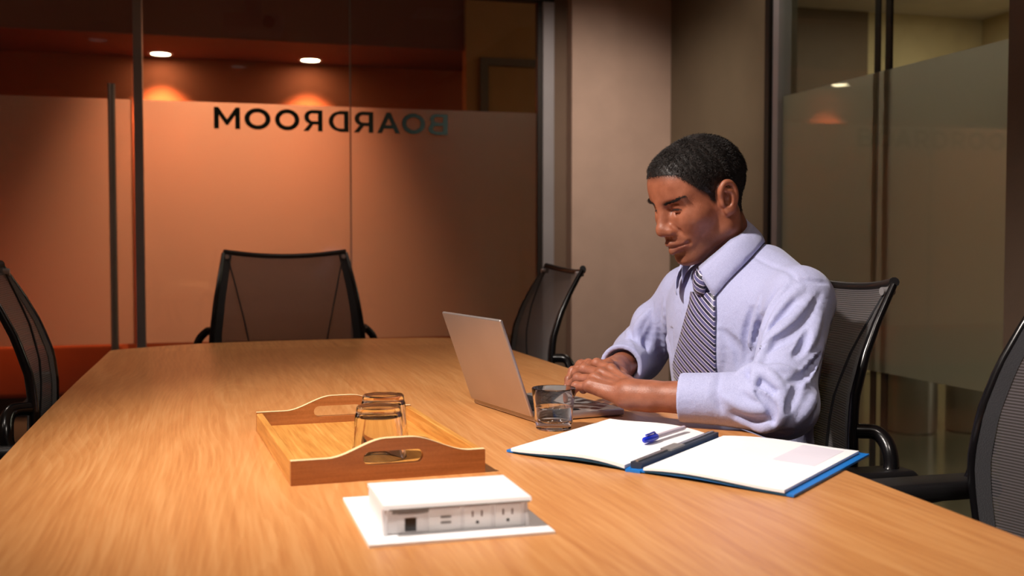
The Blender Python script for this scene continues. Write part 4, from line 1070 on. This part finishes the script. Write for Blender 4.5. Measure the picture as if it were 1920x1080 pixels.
# ---- hair: close-cropped strands plus brows and lashes
def strands(roots, dirs, length, r0, bend, seed):
    rg = np.random.default_rng(seed); n = len(roots)
    side = np.cross(dirs, rg.normal(size=(n, 3))); side /= np.linalg.norm(side, axis=1, keepdims=True) + 1e-9
    oth = np.cross(dirs, side); Ln = length * rg.uniform(.6, 1.25, n)[:, None]
    p0 = roots - dirs * .001; p1 = roots + dirs * Ln * .5 + bend * Ln * .12 + side * Ln * rg.normal(0, .10, (n, 1)); p2 = roots + dirs * Ln * .82 + bend * Ln * .5 + side * Ln * rg.normal(0, .22, (n, 1))
    V = np.zeros((n, 7, 3))
    for j in range(3):
        a = 2 * math.pi * j / 3; o = side * math.cos(a) + oth * math.sin(a)
        V[:, j] = p0 + o * r0; V[:, 3 + j] = p1 + o * r0 * .8
    V[:, 6] = p2
    b = np.arange(n)[:, None] * 7
    fs = [np.concatenate([b + j, b + (j + 1) % 3, b + 3 + (j + 1) % 3, b + 3 + j], 1) for j in range(3)]
    tip = [np.concatenate([b + 3 + j, b + 3 + (j + 1) % 3, b + 6, b + 6], 1) for j in range(3)]
    return V.reshape(-1, 3), np.concatenate(fs), np.concatenate(tip)[:, :3]
nrmH = hg.grad(Vh)
inside = (z - hairline(x) > 0) & (stub > .3) & (z > -.085)
ci = np.flatnonzero(inside)
pick = rng.choice(ci, 30000); jit = rng.normal(0, .0008, (30000, 3))
P = Vh[pick] + jit; N = nrmH[pick]
comb = np.stack([np.full(len(P), .75), np.zeros(len(P)), -.35 * np.ones(len(P))], 1); comb[P[:, 0] < -.02] = (-.2, 0, -.9)
swirl = np.stack([np.sin(P[:, 1] * 160 + P[:, 2] * 90), np.cos(P[:, 0] * 150), np.sin(P[:, 0] * 170 + P[:, 1] * 80)], 1) * .55
T = comb + swirl; T -= N * (T * N).sum(1, keepdims=True)
D = N * .75 + T * .55; D /= np.linalg.norm(D, axis=1, keepdims=True)
edge = np.clip((P[:, 2] - hairline(P[:, 0])) / .03, .25, 1) * np.where(P[:, 2] < .02, .55, 1)
V1, F4, F3 = strands(P, D, (.0080 * edge)[:, None] * np.ones((1, 1)), .00042, T, 3)
me_v = [head2w(V1)]; tri = np.concatenate([F4[:, [0, 1, 2]], F4[:, [0, 2, 3]], F3])
# scalp shell
keep = inside & (z - hairline(x) > .002); kq = keep[Qh].all(1); used = np.unique(Qh[kq]); remap = np.full(len(Vh), -1); remap[used] = np.arange(len(used))
lift = np.clip((z - hairline(x)) / .02, 0, 1)[used, None] * .0022 * (1 + .3 * np.sin(Vh[used, 0:1] * 420) * np.cos(Vh[used, 1:2] * 390 + Vh[used, 2:3] * 300)) * np.where(z[used, None] < .015, .5, 1)
Sv = head2w(Vh[used] + nrmH[used] * lift); Sq = remap[Qh[kq]]
n0 = len(V1); tri2 = np.concatenate([Sq[:, [0, 1, 2]], Sq[:, [0, 2, 3]]]) + n0
# brows and lashes
bro = []
for s in (1, -1):
    for k in range(460):
        t = rng.uniform(0, 1); px_ = .0845 - .0135 * t - .006 * t * t; py_ = s * (.0075 + .0445 * t); pz_ = .0185 + .0060 * math.sin(t * 2.3) + rng.normal(0, .0014 * (1 - .55 * t))
        bro.append((px_, py_, pz_, s * (.55 + .4 * t), .5 - .8 * t))
bro = np.array(bro); Pb = bro[:, :3].copy()
for _ in range(4): Pb -= hg.grad(Pb) * hg.at(Pb)[:, None]
Db = np.stack([np.full(len(bro), .05), bro[:, 3], bro[:, 4]], 1) + hg.grad(Pb) * .15; Db /= np.linalg.norm(Db, axis=1, keepdims=True)
V2, G4, G3 = strands(Pb, Db, np.full((len(bro), 1), .0065), .00032, Db, 5)
n1 = n0 + len(Sv); tri3 = np.concatenate([G4[:, [0, 1, 2]], G4[:, [0, 2, 3]], G3]) + n1
las = []
for s in (1, -1):
    for k in range(64):
        t = k / 63; las.append((.0808 - .005 * (2 * t - 1) ** 2, s * (.0155 + .030 * t), .0018 - .0020 * (2 * t - 1) ** 2))
las = np.array(las); Dl = np.tile((.8, 0, -.6), (len(las), 1)); V3, K4, K3 = strands(las, Dl, np.full((len(las), 1), .0040), .00022, Dl * 0 + (.2, 0, .3), 9)
n2 = n1 + len(V2); tri4 = np.concatenate([K4[:, [0, 1, 2]], K4[:, [0, 2, 3]], K3]) + n2
hair = child(npmesh('hair', np.concatenate([me_v[0], Sv, head2w(V2), head2w(V3)]), np.concatenate([tri, tri2, tri3, tri4]), M['hair'], person))
hair['label'] = 'short cropped black hair'; hair['kind'] = 'stuff'

# ---- shirt
sg = SDF((.72, 1.42, .50), (1.22, 2.32, 1.10), .003)
TYAW = math.radians(9); RT = [[math.cos(TYAW), math.sin(TYAW), 0], [-math.sin(TYAW), math.cos(TYAW), 0], [0, 0, 1]]
sg.ell((.968, 1.85, .835), (.098, .176, .20), .03, R=RT); sg.ell((.968, 1.855, .912), (.085, .172, .085), .05, R=RT)
sg.ell((.984, 1.85, .655), (.094, .172, .17), .05, R=RT); sg.ell((1.000, 1.85, .85), (.066, .172, .16), .05, R=RT)
sg.cone(SL + (0, .01, 0), SR - (0, .01, 0), .052, .052, .04)
for s, S_ in ((-1, SL), (1, SR)):
    sg.cone((1.005, 1.85 + s * .050, 1.000), S_ + (.010, -s * .03, .022), .040, .030, .035)
cutL, cutR = EL + (WL - EL) * .66, ER + (WR - ER) * .70
dL, dR = unit(WL - EL), unit(WR - ER)
sg.cone(SL, EL, .056, .053, .028); sg.cone(EL, cutL, .054, .037, .025); sg.ell(EL + (.012, -.004, -.012), (.045, .045, .04), .03)
sg.cone(SR, ER, .057, .052, .030); sg.cone(ER, cutR, .052, .040, .025); sg.ell((SR + ER) / 2 + (-.030, .004, .006), (.034, .034, .04), .02)
def px_hit(x_, y_, g=None, t0=1.1, t1=2.7):
    g = g or sg; d = ray(x_, y_); t = np.arange(t0, t1, .003); P = _C + d[None, :] * t[:, None]
    inb = ((P > g.lo) & (P < g.lo + g.h * (g.n - 1))).all(1); v = np.where(inb, g.at(P), 1.0)
    k = np.flatnonzero(v < 0)
    if len(k) == 0: return None
    i = k[0]; a = v[i - 1] / (v[i - 1] - v[i] + 1e-9) if i else 0
    return P[i - 1] + (P[i] - P[i - 1]) * a
base_d = sg.d.copy()
def fold(pix, r, amp, mode='u', k=.0055):
    amp = amp * 1.25 if r > .004 else amp
    """a crease drawn in photo pixels, laid on the cloth: raised (u) or sunken (s)"""
    pts = []
    save = sg.d; sg.d = base_d
    for q in smooth_path([(a, b, 0) for a, b in pix], 4):
        h_ = px_hit(q[0], q[1])
        if h_ is not None: pts.append(h_ - sg.grad(h_[None])[0] * ((r - amp) if mode == 'u' else -(r - amp)))
    sg.d = save
    if len(pts) < 2: return
    n = len(pts); rad = [r * (.45 + .55 * math.sin(math.pi * (i + .6) / (n + .2))) for i in range(n)]
    for i in range(n - 1):
        if np.linalg.norm(pts[i + 1] - pts[i]) < .03: sg.cone(pts[i], pts[i + 1], rad[i], rad[i + 1], k, mode)
# near sleeve
for pix, r, amp, mode in [
    ([(1500, 540), (1462, 580), (1430, 640)], .010, .005, 'u'), ([(1520, 560), (1480, 605), (1445, 640), (1424, 668)], .011, .006, 'u'),
    ([(1478, 530), (1448, 575), (1425, 625)], .008, .004, 'u'), ([(1490, 565), (1455, 610), (1432, 650)], .006, .004, 's'),
    ([(1538, 552), (1512, 600), (1480, 630), (1440, 655), (1420, 690)], .009, .005, 's'), ([(1540, 590), (1520, 640), (1490, 660)], .010, .005, 'u'),
    ([(1515, 620), (1505, 650), (1490, 668)], .007, .005, 's'), ([(1545, 640), (1520, 690), (1480, 740)], .012, .005, 'u'),
    ([(1420, 700), (1450, 690), (1490, 695)], .008, .004, 'u'), ([(1400, 690), (1420, 712), (1450, 735), (1470, 765)], .010, .006, 's'),
    ([(1385, 700), (1410, 690), (1440, 700), (1470, 730)], .010, .006, 'u'), ([(1360, 745), (1400, 765), (1440, 770)], .010, .005, 'u'),
    ([(1370, 775), (1410, 790), (1450, 785)], .007, .004, 's'), ([(1385, 790), (1430, 805), (1470, 790)], .010, .005, 'u'),
    ([(1395, 728), (1430, 745), (1455, 765)], .008, .004, 'u'), ([(1460, 740), (1470, 770), (1455, 800)], .009, .005, 'u'),
    ([(1500, 700), (1490, 740), (1475, 770)], .008, .004, 's'),
    ([(1410, 580), (1402, 620), (1398, 660), (1390, 690)], .010, .006, 's'), ([(1425, 560), (1415, 610), (1405, 650)], .007, .004, 'u'),
    ([(1470, 600), (1440, 640), (1420, 690), (1412, 720)], .009, .006, 'u'), ([(1548, 700), (1530, 740), (1500, 790)], .010, .005, 'u'),
    ([(1535, 665), (1508, 705), (1480, 715)], .007, .005, 's'), ([(1350, 700), (1340, 730), (1352, 770)], .006, .004, 's'),
    ([(1440, 640), (1425, 665), (1405, 680)], .005, .004, 's'), ([(1455, 545), (1432, 585), (1415, 640)], .006, .004, 's'),
    ([(1400, 800), (1440, 815), (1490, 810)], .008, .005, 's'), ([(1420, 735), (1445, 760), (1450, 790)], .007, .005, 's'),
    # torso
    ([(1245, 560), (1250, 620), (1262, 690)], .012, .004, 'u'), ([(1345, 600), (1350, 660), (1345, 710)], .012, .004, 'u'),
    ([(1235, 620), (1240, 670), (1250, 715)], .008, .004, 's'), ([(1355, 620), (1380, 650), (1385, 690)], .010, .004, 's'),
    # far sleeve
    ([(1215, 585), (1195, 615), (1200, 650)], .010, .006, 'u'), ([(1222, 610), (1210, 650), (1212, 690)], .008, .005, 's'),
    ([(1175, 610), (1180, 640), (1195, 670)], .008, .004, 'u'), ([(1150, 640), (1165, 660), (1180, 690)], .008, .004, 'u'), ([(1200, 660), (1195, 690), (1200, 710)], .010, .005, 'u'),
    # seams
    ([(1417, 483), (1445, 497), (1480, 510), (1490, 522)], .0030, .0016, 's'), ([(1492, 524), (1520, 527), (1550, 530)], .0035, .002, 's'),
    ([(1225, 570), (1222, 600), (1226, 640)], .003, .0016, 's')]:
    fold(pix, r, amp, mode)
# rolled cuffs
for W_, E_a, cp_, d_, r_ in ((WL, EL, cutL, dL, .0365), (WR, ER, cutR, dR, .0395)):
    sg.cone(cp_ - d_ * .052, cp_ + d_ * .03, r_ + .0065, r_ + .0035, .002)
    sg.cone(cp_ - d_ * .01, cp_ + d_ * .05, r_ - .0045, r_ - .0065, .002, 's')
    m = .085; sg.cut(cp_, d_, cp_ + d_ * .05 - m, cp_ + d_ * .05 + m)
# neck hole
sg.cone((.942, 1.85, 1.020), (.900, 1.85, 1.12), .044, .062, .006, 's')
sg.cut((0, 0, .555), (0, 0, -1), (.7, 1.4, .45), (1.3, 2.4, .60))
Vs, Qs = sg.mesh(); Vs = relax(Vs, Qs, 1)
shirt = child(npmesh('shirt', Vs, Qs, M['shirt'], person)); shirt['label'] = 'pale blue long-sleeved shirt with rolled cuffs'

# ---- collar
def collar():
    V, Q = [], []
    nt, nv = 64, 8
    def pt(th, v, off):
        # v 0 = stand bottom inside, 3 = fold top, 8 = leaf edge
        c = np.array([.920, 1.85]); cs, sn = math.cos(th), math.sin(th); a = abs(math.degrees(th))
        ztop = np.interp(a, [0, 30, 90, 180], [.982, .998, 1.052, 1.094]); a0_ = 56 if th >= 0 else 8; ab = a0_ + (max(a, 32) - 32) * (180 - a0_) / 148; zbot = np.interp(ab, [a0_, 75, 100, 140, 180], [.954, .984, 1.012, 1.036, 1.042]); tb_ = math.radians(ab) * (1 if th >= 0 else -1)
        shift = np.interp(a, [0, 180], [-.004, .006])
        P_ = lambda r, zz: np.array([c[0] - cs * r * .96 + shift, c[1] - sn * r * 1.04, zz])
        if v <= 3: f = v / 3; return tuple(P_(.0575 + .001 * f + off, ztop - .030 * (1 - f)))
        f = (v - 3) / 5; tp = P_(.0600, ztop); key = round(a, 3) * (1 if th >= 0 else -1)
        if key not in cache:
            q = np.array([c[0] - math.cos(tb_) * .088 + shift, c[1] - math.sin(tb_) * .090, zbot])
            q0 = q.copy()
            for _ in range(8): q = q - sg.grad(q[None], .010)[0] * (sg.at(q[None])[0] - .0038) * .6
            if np.linalg.norm(q - q0) > .022: q = q0 + (q - q0) * (.022 / np.linalg.norm(q - q0))
            cache[key] = q
        q = cache[key]; p = tp + (q - tp) * f; o_ = np.array([-cs, -sn, .5]); p = p + o_ * (.005 * math.sin(f * math.pi) + off)
        return tuple(p)
    cache = {}
    th0 = math.radians(32)
    for side in (0, 1):
        for i in range(nt + 1):
            th = th0 + (2 * math.pi - 2 * th0) * i / nt
            tt = th if th <= math.pi else th - 2 * math.pi
            for v in range(nv + 1): V.append(pt(tt, v, .0016 * side))
    n = (nt + 1) * (nv + 1)
    for i in range(nt):
        for v in range(nv):
            a = i * (nv + 1) + v; Q.append((a, a + 1, a + nv + 2, a + nv + 1)); Q.append((a + n, a + n + nv + 1, a + n + nv + 2, a + n + 1))
    for i in range(nt):
        for v in (0, nv):
            a = i * (nv + 1) + v; b = a + nv + 1; Q.append((a, b, b + n, a + n) if v == 0 else (a, a + n, b + n, b))
    for i in (0, nt):
        for v in range(nv):
            a = i * (nv + 1) + v; Q.append((a, a + n, a + n + 1, a + 1) if i == 0 else (a, a + 1, a + n + 1, a + n))
    return V, Q
Vc, Qc = collar()
co = child(pyobj('collar', Vc, Qc, M['shirt'], shirt))

# ---- tie laid on the shirt front
def tie_strip():
    L = [(1302, 548), (1299, 570), (1292, 600), (1283, 640), (1274, 680), (1266, 722)]
    Rr = [(1334, 548), (1333, 570), (1332, 600), (1331, 640), (1330, 680), (1328, 722)]
    V, Fc, UV = [], [], []; nu = 6; ln = 0; prev = None
    for (a, b) in zip(smooth_path([(p[0], p[1], 0) for p in L], 4), smooth_path([(p[0], p[1], 0) for p in Rr], 4)):
        m_ = ((a[0] + b[0]) / 2, (a[1] + b[1]) / 2); h_ = px_hit(*m_)
        if h_ is None or h_[1] < 1.74: continue
        dep = float((h_ - _C) @ _fw); half = (b[0] - a[0]) / 2 * dep / F_PX; lat = np.array([.16, -.987, 0]) / max(.2, abs(float(np.array([.16, -.987, 0]) @ _rt)))
        u_ = np.linspace(-1, 1, nu + 1)[:, None]
        row = h_ + lat * half * u_ + np.array([-1, -.16, 0]) * (.0065 - .004 * u_ ** 2)
        mid = row[nu // 2]
        if prev is not None: ln += np.linalg.norm(mid - prev)
        prev = mid; V.append(row); UV.append(ln)
    for k in range(6):                      # down behind the forearm to the belt
        row = V[-1] + (.003 + .002 * k, 0, -.026); ln += .026; V.append(row); UV.append(ln)
    return np.array(V), UV
ts = tie_strip()
if ts is not None:
    Vt_, ul = ts; nr, nc = Vt_.shape[:2]
    front = Vt_.reshape(-1, 3); back = front + (.004, 0, 0); V = np.concatenate([front, back]); n = nr * nc; Q = []
    for j in range(nr - 1):
        for i in range(nc - 1):
            a = j * nc + i; Q.append((a, a + nc, a + nc + 1, a + 1)); Q.append((a + n, a + n + 1, a + n + nc + 1, a + n + nc))
        for i in (0, nc - 1):
            a = j * nc + i; Q.append((a, a + n, a + n + nc, a + nc) if i == 0 else (a, a + nc, a + n + nc, a + n))
    tie = child(pyobj('tie', V, Q, M['tie'], person)); tie['label'] = 'navy and white diagonally striped tie'
    uvl = tie.data.uv_layers.new(name='UVMap')
    for l_ in tie.data.loops:
        k = l_.vertex_index % n; uvl.data[l_.index].uv = (V[k, 1], ul[k // nc])
    # knot
    c = Vt_[0].mean(0); kv, kq, ku = [], [], []
    c = c + np.array([-.004, -.004, .002])
    prof = [(.038, .0125, .009), (.030, .0170, .013), (.015, .0178, .015), (.001, .0145, .013), (-.006, .0115, .008)]
    for dz, w_, dp in prof:
        for k in range(14):
            a = 2 * math.pi * k / 14
            kv.append((c[0] + .002 - dp * math.cos(a) * (1 if math.cos(a) > 0 else .5), c[1] + w_ * math.sin(a), c[2] + dz)); ku.append((w_ * math.sin(a) * -1.2, dz * .9))
    for j in range(4):
        for k in range(14):
            a = j * 14 + k; b = j * 14 + (k + 1) % 14; kq.append((a, a + 14, b + 14, b))
    kq += [tuple(range(14)), tuple(reversed(range(56, 70)))]
    kn = child(pyobj('knot', kv, kq, M['tie'], tie)); kn.location = (0, 0, 0)
    uvl = kn.data.uv_layers.new(name='UVMap')
    for l_ in kn.data.loops: uvl.data[l_.index].uv = ku[l_.vertex_index]
co.location = (0, 0, 0)

# ---- trousers and shoes under the table
pg_ = SDF((.36, 1.60, .02), (1.20, 2.10, .66), .008)
pg_.ell((.975, 1.85, .560), (.090, .165, .070), .03)
for s in (-1, 1):
    pg_.cone((.97, 1.85 + s * .085, .568), (.51, 1.85 + s * .095, .580), .070, .060, .03)
    pg_.cone((.51, 1.85 + s * .095, .565), (.545, 1.85 + s * .095, .085), .060, .046, .02)
pg_.cut((0, 0, .06), (0, 0, -1), (.3, 1.5, 0), (1.3, 2.2, .12))
Vp, Qp = pg_.mesh(); child(npmesh('trousers', Vp, Qp, M['trouser'], person))
for s in (-1, 1):
    g2 = SDF((.36, 1.85 + s * .095 - .07, .0), (.66, 1.85 + s * .095 + .07, .14), .005)
    g2.ell((.52, 1.85 + s * .095, .045), (.105, .042, .04), .01); g2.ell((.46, 1.85 + s * .095, .035), (.075, .046, .03), .02); g2.cone((.55, 1.85 + s * .095, .05), (.545, 1.85 + s * .095, .10), .038, .036, .02)
    g2.cut((0, 0, .006), (0, 0, -1), (.3, 1.5, -.01), (.8, 2.2, .03), .001)
    v_, q_ = g2.mesh(); child(npmesh('shoe', v_, q_, M['shoe'], person))
